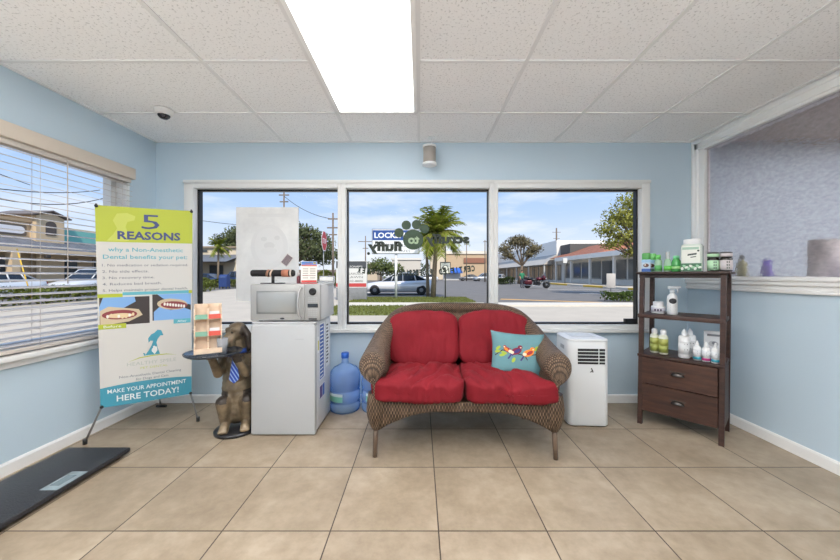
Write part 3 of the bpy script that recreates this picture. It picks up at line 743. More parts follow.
o = o.build('hang_tag', [M((214, 208, 204), .6), M((122, 108, 110), .5, var=.3, vs=60)]); o.location = (p.x, 3.022, p.z); tag(o, 'small tilted photo card stuck on the white poster board', 'card')

# ------------------------------------------------------------------ water bottles
JUG = m_plastic_clear((186, 216, 250), .3, 'blue_polycarbonate', .08)
def jug(x, y, lab, rz):
    t = thing('water_jug', lab, 'water jug', (x, y, 0), rz, 'blue water jugs beside the fridge')
    prof = [(.10, .0), (.122, .008), (.128, .03), (.128, .07), (.121, .078), (.121, .088), (.128, .096), (.128, .17), (.121, .178), (.121, .188), (.128, .196), (.128, .30), (.122, .335), (.098, .365), (.06, .385), (.034, .398), (.029, .41), (.029, .47)]
    MB().lathe(prof, seg=40).build('bottle_body', JUG, t)
    MB().lathe([(.031, .445), (.033, .45), (.033, .488), (.028, .492)], seg=24).build('cap', M((42, 96, 190), .35), t)
    m = MB()
    for k in range(9):
        a0, a1 = R(-150 + k * 7), R(-150 + (k + 1) * 7)
        for z0, z1, mi in ((.105, .15, 0), (.15, .172, 1)):
            m.face([m._v((.1295 * cos(q), .1295 * sin(q), z)) for q, z in ((a0, z0), (a1, z0), (a1, z1), (a0, z1))], mi, True)
    m.build('label', [M((110, 170, 150), .4), M((206, 220, 224), .4)], t)
    return t
jug(-.645, 2.885, 'large blue water jug standing between fridge and loveseat', 0)
jug(-.375, 2.895, 'second blue water jug half hidden by the loveseat arm', R(25))

# ------------------------------------------------------------------ portable air conditioner
ac = thing('portable_air_conditioner', 'white portable air conditioner right of the loveseat', 'air conditioner', (1.292, 2.69, 0), R(-4))
AW = M((226, 228, 230), .35)
def rr(x, y, r, n=7):
    pts = []
    for sx, sy, a0 in ((1, 1, 0), (-1, 1, 90), (-1, -1, 180), (1, -1, 270)):
        for k in range(n): a = R(a0 + 90 * k / (n - 1)); pts.append((sx * (x - r) + r * cos(a), sy * (y - r) + r * sin(a)))
    return pts
def loft(m, secs, mi=0):
    rings = [[m._v((px, py, z)) for px, py in pts] for pts, z in secs]; n = len(rings[0])
    for a, b in zip(rings, rings[1:]):
        for k in range(n): m.face([a[k], a[(k + 1) % n], b[(k + 1) % n], b[k]], mi, True)
    m.face(rings[0][::-1], mi); m.face(rings[-1], mi)
m = MB(); loft(m, [(rr(.145, .145, .04), .01), (rr(.152, .152, .045), .02), (rr(.152, .152, .045), .645), (rr(.149, .149, .044), .652)]); m.build('housing', AW, ac)
m = MB(); loft(m, [(rr(.152, .152, .045), .653), (rr(.152, .152, .045), .664), (rr(.146, .146, .042), .670)]); m.build('top_panel', M((236, 238, 240), .3), ac)
m = MB(); m.span((-.09, -.06, .669), (.09, .09, .674), 0, .004); m.build('air_flap', M((214, 216, 218), .3), ac)
m = MB(); m.span((-.085, -.1532, .48), (.118, -.148, .60), 0, .003); gr = m.build('grille_opening', M((28, 28, 30), .6), ac)
m = MB()
for k in range(4): m.box((.0165, -.155, .501 + k * .0255), (.2, .010, .0034), rot=Matrix.Rotation(R(8), 4, 'X'))
m.span((.068, -.157, .481), (.073, -.15, .599))
for q in ((-.09, .478, -.085, .602), (.117, .478, .122, .602)): m.span((q[0], -.157, q[1]), (q[2], -.148, q[3]))
m.span((-.09, -.157, .476), (.122, -.148, .481)); m.span((-.09, -.157, .599), (.122, -.148, .604)); m.build('louvre', AW, gr)
m = MB(frame((.018, -.1528, .435), (1, 0, 0), (0, 0, 1))); m.prism([(-.013, -.016), (-.002, -.016), (.001, .002), (-.006, .01), (.001, .02), (.007, .006), (.013, -.008), (.013, -.016), (.004, -.016), (.006, -.006), (-.004, -.006)], Matrix.Identity(4), .0008); m.build('emblem', BLACK, ac)
m = MB(); m.span((-.1535, -.06, .575), (-.149, .02, .605), 0, .004); m.build('side_handle', M((170, 172, 175), .4), ac)
for x in (-.11, .11):
    for y in (-.11, .11):
        mm = MB(Matrix.Translation((x, y, .013)) @ Matrix.Rotation(R(90), 4, 'Y')); mm.lathe([(.013, -.008), (.013, .008)], seg=14); mm.build('caster', BLACK, ac)

# ------------------------------------------------------------------ corner shelf with drawers
WOOD = m_wood((40, 26, 23), (70, 47, 40)); WOODD = m_wood((34, 23, 21), (56, 38, 33))
A = Vector((1.72, 2.62)); ex = Vector((.323, -.35)).normalized(); ey = Vector((.243, .225)).normalized()
SW, SD = .508, .355; A = A - ex * .016 - ey * .014
srz = math.atan2(ex.y, ex.x)
sc = A + ex * SW / 2 + ey * SD / 2
shelf = thing('shelving_unit', 'dark wood shelf with two drawers in the right corner', 'shelf', (sc.x, sc.y, 0), srz)
hw, hd = SW / 2, SD / 2
for sx in (-1, 1):
    for sy in (-1, 1):
        fl = .028 if sy < 0 else 0
        x = sx * (hw - .016); m = MB(); yb = sy * (hd - .016); yt = yb + fl + (0 if sy > 0 else 0)
        vs = [m._v((x + (.010 if z else 0) + a * .015, (yb if z == 0 else yt) + b * .015, z)) for z in (0, 1.165) for a, b in ((-1, -1), (1, -1), (1, 1), (-1, 1))]
        for q in ((0, 1, 5, 4), (1, 2, 6, 5), (2, 3, 7, 6), (3, 0, 4, 7), (3, 2, 1, 0), (4, 5, 6, 7)): m.face([vs[i] for i in q])
        m.build('leg', WOOD, shelf)
MB().span((-hw - .006, -hd - .0, 1.163), (hw + .03, hd + .015, 1.182), 0, .003).build('top', WOODD, shelf)
m = MB(); m.span((-hw + .03, -hd + .03, 1.135), (hw - .03, -hd + .045, 1.163)); m.span((-hw + .005, -hd + .04, 1.135), (-hw + .02, hd - .03, 1.163)); m.span((hw - .02, -hd + .04, 1.135), (hw - .005, hd - .03, 1.163)); m.span((-hw + .03, hd - .04, 1.135), (hw - .03, hd - .025, 1.163)); m.build('rail', WOODD, shelf)
MB().span((-hw + .002, -hd + .012, .825), (hw - .002, hd - .004, .855), 0, .002).build('shelf_board', WOOD, shelf)
MB().span((-hw + .001, -hd + .004, .525), (hw - .001, hd - .003, .545), 0, .002).build('shelf_board', WOOD, shelf)
m = MB(); m.span((-hw + .004, -hd + .03, .105), (-hw + .02, hd - .01, .525)); m.span((hw - .02, -hd + .03, .105), (hw - .004, hd - .01, .525)); m.span((-hw + .02, hd - .02, .105), (hw - .02, hd - .01, .525)); m.span((-hw + .02, -hd + .03, .105), (hw - .02, hd - .02, .118)); m.build('case', WOOD, shelf)
for z0, z1 in ((.325, .52), (.112, .318)):
    m = MB(); m.span((-hw + .034, -hd + .005, z0), (hw - .034, -hd + .03, z1)); d = m.build('drawer', m_wood((42, 27, 23), (82, 54, 43), (5, 60, 34)), shelf)
    zc = (z0 + z1) / 2 + .005; m = MB()
    for k in range(9):                       # cup pull: half dome shell
        pass
    rings = []
    for i in range(6):
        el_ = R(90 * i / 5); ring = []
        for k in range(13):
            az = pi * k / 12; ring.append(m._v((.042 * cos(az) * cos(el_) if i < 5 else 0, -hd + .005 - .024 * sin(az) * cos(el_ * .9), zc - .008 + .026 * sin(el_))))
        rings.append(ring)
    for i in range(5):
        for k in range(12): m.face([rings[i][k], rings[i][k + 1], rings[i + 1][k + 1], rings[i + 1][k]], 0, True)
    m.span((-.046, -hd + .002, zc + .012), (.046, -hd + .0045, zc + .022)); m.build('handle', M((74, 70, 68), .3, .8), d)

# products
def on_shelf(u, d_hint, z):      # point on the shelf plane seen at column u, at a depth fraction k across the unit
    s = (u - CX) / F; return s
def put(u, k, z):
    """shelf-frame spot: seen at image column u, k = 0 (front edge) .. 1 (back edge)"""
    o = A + ey * SD * k; s = (u - CX) / F
    # o + ex*q with x/y = s
    q = (s * o.y - o.x) / (ex.x - s * ex.y); p = o + ex * q
    return (p.x, p.y, z)
def bottle(name, lab, cat, loc, prof, body, cap_prof, cap, band=None, bandmat=None, group=None, rz=0, cap_name='cap', seg=24):
    t = thing(name, lab, cat, loc, rz, group)
    MB().lathe(prof, seg=seg).build('body', body, t)
    if cap_prof: MB().lathe(cap_prof, seg=seg).build(cap_name, cap, t)
    if band:
        for (r, z0, z1), bm_ in zip(band, bandmat): MB().lathe([(r - .001, z0), (r, z0), (r, z1), (r - .001, z1)], seg=seg).build('label', bm_, t)
    return t
LG = M((120, 200, 90), .35); GRN = M((86, 190, 88), .3); WPL = M((238, 239, 240), .35)
ZT = 1.182
face_rz = srz
# green-topped printed pack
for u, k, lab, c1, c2 in ((646.3, .42, 'green topped blue and white treat pack at the left end of the shelf top', (84, 162, 82), (60, 100, 170)), (652.0, .75, 'green capped pack behind the blue treat pack', (110, 196, 104), (90, 140, 120))):
    t = thing('treat_pack', lab, 'pack', put(u, k, ZT), face_rz + R(8))
    m = MB(); m.span((-.03, -.02, 0), (.03, .02, .1), 0, .003); m.span((-.0305, -.0205, .002), (.0305, .0205, .026), 1); m.span((-.0303, -.0203, .075), (.0303, .0203, .098), 3)
    fr = frame((0, -.0205, 0), (1, 0, 0), (0, 0, 1)); m.prism(ell(0, .052, .019, .015, 14), fr, .0006, 2); m.prism(ell(-.006, .056, .006, .008, 10), fr, .0012, 4)
    m.build('box', [M((200, 216, 232), .4), M(c2, .4), M((96, 60, 50), .5), M((150, 190, 220), .4), M((225, 215, 200), .5)], t)
    m = MB(); m.lathe([(.028, .098), (.03, .102), (.03, .146), (.024, .152)], seg=18, sx=1, sy=.66); m.build('cap', M(c1, .35), t)
CLG = m_plastic_clear((190, 224, 196), .6, 'greenish_bottle')
bottle('rinse_bottle', 'small clear and green rinse bottle beside the treat packs', 'bottle', put(658.3, .4, ZT), [(.022, 0), (.025, .004), (.025, .085), (.014, .1)], CLG, [(.017, .098), (.017, .13), (.013, .134)], M((110, 196, 104), .35), [(.0255, .01, .05)], [M((90, 170, 96), .4)])
t = bottle('pump_sprayer', 'slim clear spray bottle with clear cap on the shelf top', 'bottle', put(667.8, .35, ZT), [(.022, 0), (.025, .004), (.026, .06), (.02, .09), (.012, .1)], CLG, [(.013, .1), (.014, .102), (.014, .15), (.012, .155)], m_plastic_clear((228, 232, 232), .6), [(.0258, .01, .045)], [M((110, 196, 90), .4)])
bottle('gel_bottle', 'rounded bright green bottle left of the big jar', 'bottle', put(676.3, .38, ZT), [(.026, 0), (.031, .006), (.032, .05), (.027, .082), (.018, .098), (.016, .102)], M((76, 160, 88), .25), [(.019, .1), (.019, .118), (.014, .122)], M((130, 210, 160), .35), [(.0325, .02, .04)], [M((170, 222, 150), .4)])
# big clear jar
t = thing('treat_jar', 'big clear jar with white lid and green printed label on the shelf top', 'jar', put(692.2, .35, ZT), face_rz)
m = MB(); loft(m, [(rr(.058, .05, .02), 0), (rr(.062, .054, .022), .006), (rr(.062, .054, .022), .185), (rr(.055, .048, .022), .2)]); m.build('body', M((214, 224, 216), .2), t)
m = MB(); m.lathe([(.05, .198), (.052, .2), (.052, .232), (.048, .238)], seg=28, sx=1, sy=.95); m.build('lid', WPL, t)
m = MB(); fr = frame((0, -.0545, 0), (1, 0, 0), (0, 0, 1))
m.prism([(-.052, .065), (.052, .065), (.052, .185), (-.052, .185)], fr, .0006, 0); m.prism([(-.06, .004), (.06, .004), (.06, .06), (-.06, .06)], fr, .0006, 1)
m.prism([(-.05, .16), (.045, .16), (.045, .178), (-.05, .178)], fr, .001, 2); m.prism([(-.02, .115), (.032, .122), (.034, .135), (-.018, .128)], fr, .001, 3); m.prism([(-.002, .1), (.03, .105), (.03, .112), (-.002, .107)], fr, .001, 3)
for k in range(9): m.prism(ell(-.05 + k * .0125, .022 + .018 * ((k * 5) % 3) / 2, .0085, .012, 9, k), fr, .0012, 4 if k % 2 else 0)
m.prism(ell(.042, .15, .007, .007, 10), fr, .0012, 3)
m.build('label', [M((228, 230, 222), .4), M((66, 112, 82), .5), M((160, 190, 172), .5), M((58, 72, 66), .5), M((150, 196, 160), .4)], t)
DJ = M((36, 34, 32), .2)
for u, k, lab, c in ((713.3, .3, 'dark jar with pale green label and lid on the shelf top', (176, 214, 178)), (726.2, .28, 'dark jar with greyish pink label at the right end of the shelf top', (206, 198, 200))):
    t = bottle('supplement_jar', lab, 'jar', put(u, k, ZT), [(.03, 0), (.0335, .004), (.0335, .088), (.027, .097)], DJ, [(.03, .097), (.0335, .098), (.0335, .13), (.030, .135)], M((58, 56, 56), .35), [(.034, .008, .078), (.034, .102, .124)], [M(c, .45), M(c, .45)], seg=28)
    for s in (-1, 1):
        m = MB()
        for q in range(3):
            pts = [(a, z) for a, z in ((-115 + s * 9 - 5, .018 + q * .02), (-115 + s * 9 + 5, .018 + q * .02), (-115 + s * 9 + 5, .03 + q * .02), (-115 + s * 9 - 5, .03 + q * .02))]
            m.face([m._v((.0345 * cos(R(a)), .0345 * sin(R(a)), z)) for a, z in pts])
        m.build('print', M((70, 90, 80), .5), t)
# middle shelf
Z2 = .855
t = bottle('cream_tub', 'low white tub with printed label on the middle shelf', 'tub', put(658.3, .45, Z2), [(.042, 0), (.048, .005), (.048, .05), (.044, .058)], WPL, [(.034, .058), (.035, .06), (.035, .088), (.03, .092)], M((232, 230, 232), .35), [(.0486, .012, .046)], [M((206, 204, 214), .45)])
for a in (-150, -128, -106):
    m = MB(); m.face([m._v((.0495 * cos(R(q)), .0495 * sin(R(q)), z)) for q, z in ((a - 7, .02), (a + 7, .02), (a + 7, .036), (a - 7, .036))]); m.build('print', M((70, 66, 84), .5), t)
def trigger(t, z, mat, s=1):
    m = MB(); m.lathe([(.014, z), (.016, z + .002), (.016, z + .022), (.01, z + .026)], seg=16)
    m.box((.008, 0, z + .042), (.075, .022, .022), 0, .006); m.box((.05, 0, z + .044), (.016, .018, .016), 0, .004)
    m.tube([(.03, 0, z + .034), (.038, 0, z + .018), (.036, 0, z - .002)], [.006, .005, .004], 8); m.build('trigger_head', mat, t)
t = bottle('spray_bottle', 'white trigger spray bottle with black oval label on the middle shelf', 'spray bottle', put(672.2, .38, Z2), [(.03, 0), (.034, .005), (.034, .12), (.03, .142), (.016, .158), (.013, .165)], WPL, None, None, rz=R(-15))
trigger(t, .165, m_plastic_clear((232, 236, 240), .7, 'trigger_plastic'))
m = MB(); 
rows = []
for j in range(9):
    q = -1 + j / 4; wdt = 42 * max(.02, 1 - q * q) ** .5
    rows.append([m._v((.0352 * cos(R(-104 + wdt * (i / 5 - 1))), .0352 * sin(R(-104 + wdt * (i / 5 - 1))), .104 + .021 * q)) for i in range(11)])
for j in range(8):
    for i in range(10): m.face([rows[j][i], rows[j][i + 1], rows[j + 1][i + 1], rows[j + 1][i]], 0, True)
for k in range(4): m.face([m._v((.0348 * cos(R(q)), .0348 * sin(R(q)), z)) for q, z in ((-130, .03 + k * .012), (-75, .03 + k * .012), (-75, .034 + k * .012), (-130, .034 + k * .012))], 1)
m.build('label', [M((34, 32, 38), .5), M((190, 192, 196), .5)], t)
# lower shelf
Z3 = .545
for u, k, lab in ((654.6, .42, 'left of the two yellow-green bottles on the lower shelf'), (663.4, .36, 'right of the two yellow-green bottles on the lower shelf')):
    bottle('shampoo_bottle', lab, 'bottle', put(u, k, Z3), [(.028, 0), (.031, .005), (.031, .125), (.026, .14), (.017, .15)], M((232, 234, 214), .35), [(.018, .148), (.02, .152), (.02, .178), (.012, .19)], WPL, [(.0316, .012, .07), (.0316, .07, .118)], [M((146, 154, 76), .4), M((168, 172, 90), .4)], 'yellow-green bottles on the lower shelf')
for u, k, lab in ((684.2, .28, 'plain white bottle with short spout in the middle of the lower shelf'), (690.0, .5, 'white bottle half hidden behind the plain white bottle')):
    t = bottle('dispenser_bottle', lab, 'bottle', put(u, k, Z3), [(.032, 0), (.036, .005), (.036, .15), (.03, .162), (.016, .166)], WPL, [(.017, .165), (.018, .168), (.016, .188), (.006, .205), (.004, .212)], M((228, 230, 234), .4), [(.0365, .03, .12)], [M((222, 224, 226), .5)])
    m = MB()
    for z in (.1, .06): m.face([m._v((.0372 * cos(R(q)), .0372 * sin(R(q)), zz)) for q, zz in ((-125, z), (-95, z), (-95, z + .008), (-125, z + .008))])
    m.build('print', M((90, 92, 100), .5), t)
for u, k, lab, c in ((697.2, .22, 'small white dropper bottle with teal band next to the plain white bottle', (44, 140, 160)), (706.2, .2, 'small white dropper bottle with magenta band on the lower shelf', (170, 50, 120)), (715.6, .18, 'small white dropper bottle with teal band at the right end of the lower shelf', (44, 140, 160))):
    t = bottle('dropper_bottle', lab, 'bottle', put(u, k, Z3), [(.021, 0), (.024, .004), (.024, .085), (.02, .097), (.009, .103)], WPL, [(.012, .102), (.012, .112), (.007, .128), (.004, .14)], WPL, [(.0245, .008, .026), (.0245, .028, .078)], [M(c, .4), M((222, 226, 230), .45)], seg=20)
    m = MB()
    for z in (.045, .06): m.face([m._v((.025 * cos(R(q)), .025 * sin(R(q)), zz)) for q, zz in ((-128, z), (-86, z), (-86, z + .008), (-128, z + .008))])
    m.build('print', M((120, 128, 150), .5), t)
t = thing('product_card', 'white printed box standing behind the dropper bottles', 'box', put(713.5, .62, Z3), face_rz + R(6))
m = MB(); m.span((-.055, -.018, 0), (.055, .018, .2), 0, .002); fr = frame((0, -.0185, 0), (1, 0, 0), (0, 0, 1))
m.prism([(-.035, .165), (.035, .165), (.035, .18), (-.035, .18)], fr, .0005, 1); m.prism(ell(0, .11, .028, .022, 14), fr, .0005, 2); m.prism(ell(.004, .115, .014, .012, 12), fr, .001, 1)
m.build('carton', [M((220, 222, 226), .5), M((120, 122, 130), .5), M((176, 178, 182), .5)], t)

# ------------------------------------------------------------------ banner stand
BLc, TLc, BRc, TRc = at(100.5, 408, 2.33), at(94.8, 205, 2.30), at(191.5, 393.5, 2.68), at(192.5, 211, 2.66)
bex = (BRc - BLc).normalized(); BW = ((BRc - BLc).length + (TRc - TLc).length) / 2; BH = ((TLc - BLc).length + (TRc - BRc).length) / 2
base = Vector(((BLc.x + BRc.x) / 2, (BLc.y + BRc.y) / 2, 0))
t = thing('banner_stand', 'tall printed banner stand reading five reasons beside the left window', 'banner', base)
BWt = M((208, 206, 202), .5); LIME = M((168, 178, 50), .5); TEAL = M((62, 142, 164), .5); NAVY = M((52, 62, 110), .5); AQ = M((92, 168, 182), .5); GTX = M((120, 124, 132), .5); PALE = M((176, 182, 176), .5); LIMP = M((184, 192, 84), .5)
DKP = M((52, 44, 44), .5); GUM = M((130, 52, 58), .5); TOOTH = M((222, 200, 160), .5); GLV = M((120, 164, 214), .5); FUR = M((196, 178, 150), .6); WTX = M((238, 240, 240), .5); TOOTW = M((236, 232, 224), .5)
bm_mats = [BWt, LIME, TEAL, NAVY, AQ, GTX, PALE, LIMP, DKP, GUM, TOOTH, GLV, FUR, WTX, TOOTW]
def bp(s, v, e=0):   # s,v in 0..1 over the sheet, bilinear corner blend with a slight bow
    p = (BLc * (1 - s) + BRc * s) * (1 - v) + (TLc * (1 - s) + TRc * s) * v
    n = bex.cross(Vector((0, 0, 1))).normalized()
    return p - base + n * (.022 * (4 * s * (1 - s)) * (1 - v) ** 2 - .008 * 4 * s * (1 - s) + e)
m = MB(); N1, N2 = 16, 24
def zone(s0, v0, s1, v1, mi, e=.0, n1=12, n2=6):
    g = [[m._v(bp(s0 + (s1 - s0) * i / n1, v0 + (v1 - v0) * j / n2, e)) for j in range(n2 + 1)] for i in range(n1 + 1)]
    for i in range(n1):
        for j in range(n2): m.face([g[i][j], g[i + 1][j], g[i + 1][j + 1], g[i][j + 1]], mi)
def shape(pts, mi, e=.001):
    # pts in metres/unit: (s,v)
    m.face([m._v(bp(a, b, e)) for a, b in pts], mi)
def btext(s_, v_, string, hgt, wid, mi, e=.0014, bold=0, rot=0):
    """text centred at s_, baseline v_, width wid (fraction), letter height hgt (fraction), bent onto the sheet"""
    tb = MB(); tb.text(string, Matrix.Identity(4), 1.0, None, 0, ext=0, bold=bold); vs = tb.bm.verts
    xs = [v.co.x for v in vs]; ys = [v.co.y for v in vs]; x0, x1 = min(xs), max(xs)
    for v in vs:
        q = (v.co.x - (x0 + x1) / 2) / (x1 - x0); v.co = bp(s_ + q * wid, v_ + v.co.y / .72 * hgt + q * wid * rot, e)
    me = bpy.data.meshes.new('t'); tb.bm.to_mesh(me); tb.bm.free(); m.mesh(me, mi, False)
zone(0, 0, 1, 1, 0, 0, 20, 26)
zone(0, .822, 1, 1, 1, .0008)
# pale dog silhouette in the header
shape([(.1, .828), (.16, .86), (.2, .89), (.16, .93), (.2, .965), (.3, .97), (.38, .955), (.37, .935), (.3, .925), (.28, .9), (.31, .86), (.31, .828)], 7)
btext(.535, .893, '5', .078, .19, 3, bold=.0); btext(.53, .838, 'REASONS', .040, .66, 3, bold=.035)
btext(.5, .775, 'why a Non-Anesthetic', .021, .78, 4, bold=.012); btext(.5, .738, 'Dental benefits your pet:', .021, .88, 4, bold=.012)
for k, (s_, w_, tx) in enumerate(((.5, .9, '1. No medication or sedation required.'), (.28, .46, '2. No side effects.'), (.31, .52, '3. No recovery time.'), (.35, .60, '4. Reduces bad breath.'), (.5, .9, '5. Helps maintain proper dental health.'))):
    btext(s_, .700 - k * .0315, tx, .013, w_, 5, bold=.008)
zone(0, .545, .24, .563, 1, .0008, 4, 1); zone(.24, .553, 1, .569, 4, .0008, 12, 1); zone(.96, .553, 1, .569, 1, .0014, 2, 1)
zone(.015, .405, .515, .545, 8, .0008); zone(.545, .415, .985, .552, 8, .0008)
def E(cx, cy, rx, ry, mi, e, rot=0, n=18): shape(ell(cx, cy, rx, ry, n, rot), mi, e)
shape([(.015, .5), (.05, .545), (.36, .545), (.37, .52), (.25, .49), (.06, .47), (.015, .455)], 11, .0014); shape([(.02, .405), (.02, .48), (.1, .5), (.4, .48), (.44, .45), (.3, .42), (.1, .41)], 12, .0016)
E(.21, .457, .175, .024, 9, .002); E(.21, .452, .13, .012, 10, .0024)
for k in range(8): E(.09 + k * .036, .45 + .006 * sin(k * 1.1), .014, .009, 10 if k % 3 else 14, .0028, 0, 8)
shape([(.56, .415), (.985, .415), (.985, .46), (.9, .475), (.75, .465), (.62, .485), (.56, .46)], 11, .0014); shape([(.6, .552), (.985, .552), (.985, .49), (.9, .5), (.75, .51), (.66, .53)], 11, .0014)
E(.77, .497, .175, .03, 12, .0016, -.03); E(.79, .492, .155, .02, 9, .002, -.03)
for k in range(8): E(.68 + k * .032, .499 - k * .0022, .0135, .009, 14, .0028, 0, 8)
zone(.0, .388, .27, .412, 1, .002, 4, 1); btext(.135, .394, 'Before', .013, .17, 13, .0028); zone(.78, .392, .985, .416, 4, .002, 4, 1); btext(.88, .398, 'After', .013, .11, 13, .0028)
# logo: dog with puppy heart
shape([(.46, .238), (.50, .262), (.53, .285), (.55, .31), (.52, .312), (.5, .302), (.495, .325), (.53, .345), (.56, .35), (.6, .366), (.64, .362), (.665, .335), (.63, .335), (.6, .318), (.585, .3), (.60, .27), (.625, .238)], 2, .0014)
shape([(.47, .238), (.452, .236), (.44, .25), (.452, .252)], 2, .0014); E(.56, .278, .014, .006, 13, .002); E(.55, .262, .018, .012, 13, .002); E(.578, .268, .016, .012, 13, .002); shape([(.53, .258), (.6, .262), (.565, .24)], 13, .0021)
shape([(.28, .212), (.4, .226), (.55, .232), (.7, .232), (.82, .224), (.7, .236), (.55, .237), (.4, .231)], 1, .0012)
btext(.54, .192, 'HEALTHY SMILE', .018, .54, 6, .0014, 0); btext(.56, .17, 'PET DENTAL', .011, .30, 7, .0014)
btext(.53, .135, 'Non-Anesthetic Dental Cleaning', .0125, .68, 5, bold=.006); btext(.54, .115, 'for Dogs and Cats', .0125, .36, 5, bold=.006)
g1 = []
n = 24
for i in range(n + 1):
    s_ = i / n; g1.append((m._v(bp(s_, 0.0, .001)), m._v(bp(s_, .095 + .014 * (1 - (2 * s_ - 1) ** 2) - .0 * s_, .001))))
for i in range(n): m.face([g1[i][0], g1[i + 1][0], g1[i + 1][1], g1[i][1]], 2)
btext(.5, .066, 'MAKE YOUR APPOINTMENT', .021, .86, 13, .003, .01); btext(.5, .022, 'HERE TODAY!', .030, .68, 13, .003, .018)
m.build('printed_sheet', bm_mats, t, norm=False)
for (s_, v_) in ((.012, .004), (.988, .004), (.012, .996), (.988, .996)):
    MB().sphere(bp(s_, v_, .004), .011, 0, 10).build('corner_clip', BLACK, t)
nb = -bex.cross(Vector((0, 0, 1))).normalized() if bex.cross(Vector((0, 0, 1))).y < 0 else bex.cross(Vector((0, 0, 1))).normalized()   # towards the wall
hub = bp(.5, .42, 0) + nb * .10
PIPE = M((150, 150, 150), .3, .7)
for (s_, v_) in ((.012, .996), (.988, .996)):
    MB().tube([hub, bp(s_, v_, 0) + nb * .01, bp(s_ , v_, 0) + nb * .005 + Vector((0, 0, .018))], .0055, 8).build('arm', M((70, 70, 72), .4), t)
for s_, foot in ((.012, at(85, 444, 2.29)), (.988, at(198, 421, 2.65))):
    fl = Vector(foot) - base; fl.z = .012
    l = MB().tube([hub, bp(s_, .004) + nb * .012, fl], .0065, 8).build('leg', PIPE, t); MB().tube([fl + Vector((0, 0, .022)), fl - Vector((0, 0, .012))], .0125, 10).build('foot', BLACK, l)
rf = Vector((-2.27, 2.93, 0)) - base
l = MB().tube([hub, rf + Vector((0, 0, .02))], .0065, 8).build('leg', PIPE, t)
MB().tube([rf + Vector((-.03, 0, .012)), rf + Vector((.05, .0, .012))], .012, 10).build('foot', BLACK, l)
MB().sphere(hub, .028, 0, 12).build('hub', BLACK, t)

# ------------------------------------------------------------------ dog butler statue
dog = thing('butler_dog_statue', 'bronze hound statue with blue striped tie holding a round tray', 'statue', (-1.368, 2.50, 0), R(20))
def capsule(b, p, q, r0, r1, fl=(1, 1, 1)):
    p, q = Vector(p), Vector(q); L = (q - p).length; n = max(2, int(L / (min(r0, r1) * .45)) + 1)
    for k in range(n + 1):
        f = k / n; bmesh.ops.create_icosphere(b, subdivisions=2, radius=1, matrix=Matrix.Translation(p.lerp(q, f)) @ Matrix.Diagonal((*[(r0 + (r1 - r0) * f) * z for z in fl], 1)))
b = bmesh.new(); HR = Matrix.Translation((.0, .02, .72)) @ Matrix.Rotation(R(-40), 4, 'Z') @ Matrix.Rotation(R(12), 4, 'X')
capsule(b, (0, .05, .15), (0, .04, .32), .115, .108); capsule(b, (0, .04, .32), (0, .055, .50), .106, .10); capsule(b, (-.055, .06, .53), (.055, .06, .53), .07, .07)
capsule(b, (0, .055, .55), (0, .045, .68), .072, .06); capsule(b, (0, -.02, .42), (0, -.005, .52), .06, .065)
for s in (-1, 1):
    capsule(b, (s * .06, .04, .16), (s * .078, -.06, .235), .075, .052); capsule(b, (s * .078, -.06, .235), (s * .07, -.03, .09), .052, .038); capsule(b, (s * .07, -.03, .07), (s * .068, -.09, .055), .036, .034)
    for k in (-1, 0, 1): capsule(b, (s * .068 + k * .018, -.09, .05), (s * .07 + k * .02, -.122, .045), .017, .015)
    e, w = ((-.112, -.045, .445), (-.135, -.145, .59)) if s < 0 else ((.07, -.075, .44), (.005, -.13, .59))
    capsule(b, (s * .085, .04, .54), e, .044, .034); capsule(b, e, w, .033, .026); capsule(b, w, (w[0] - .01, w[1] - .03, w[2] + .008), .028, .024)
capsule(b, (0, .13, .09), (.09, .16, .06), .03, .02)
def hp(x, y, z): return HR @ Vector((x, y, z))
capsule(b, hp(0, .01, .02), hp(0, -.015, .012), .066, .06); capsule(b, hp(0, -.05, 0), hp(0, -.105, -.022), .043, .036); capsule(b, hp(0, -.09, -.035), hp(0, -.07, -.055), .034, .03)
for s in (-1, 1):
    capsule(b, hp(s * .022, -.075, -.02), hp(s * .026, -.085, -.055), .026, .02); capsule(b, hp(s * .028, -.05, .045), hp(s * .028, -.05, .046), .018, .018)
    capsule(b, hp(s * .055, .015, .045), hp(s * .083, .02, -.02), .024, .026); capsule(b, hp(s * .083, .02, -.02), hp(s * .088, .01, -.10), .028, .026); capsule(b, hp(s * .088, .01, -.10), hp(s * .08, 0, -.13), .024, .014)
capsule(b, hp(0, -.13, -.008), hp(0, -.132, -.008), .017, .017)
mb = MB(); mb.bm.free(); mb.bm = b; body = mb.build('body', M((116, 100, 80), .45, .25, var=.35, vs=14, bump=.25, bs=40), dog, norm=False)
r_ = body.modifiers.new('r', 'REMESH'); r_.mode = 'VOXEL'; r_.voxel_size = .0065; r_.use_smooth_shade = True
sm = body.modifiers.new('s', 'SMOOTH'); sm.iterations = 4; sm.factor = .5
evalmesh(body)
body.data.materials.clear()
for mm_ in (M((120, 105, 84), .38, .2, var=.55, vs=9, bump=.25, bs=40), M((62, 54, 48), .42, .2, var=.25, vs=16, bump=.3, bs=40), M((24, 22, 22), .2)): body.data.materials.append(mm_)
HI = HR.inverted()
for p in body.data.polygons:
    p.use_smooth = True; q = HI @ p.center
    if abs(q.x) > .056 and -.16 < q.z < .06: p.material_index = 1
    elif (q - Vector((0, -.135, -.008))).length < .02: p.material_index = 2
    elif (p.center.y > .07 and p.center.z < .6) or (abs(p.center.x) > .05 and p.center.y < .0 and .24 < p.center.z < .31): p.material_index = 1
for s in (-1, 1): MB().sphere(hp(s * .027, -.062, .03), .0085, 0, 10).build('eye', M((20, 16, 14), .1), dog)
MB().lathe([(.135, 0), (.15, .004), (.15, .018), (.143, .026), (.0, .028)], seg=40).build('plinth', M((40, 40, 44), .35), dog)
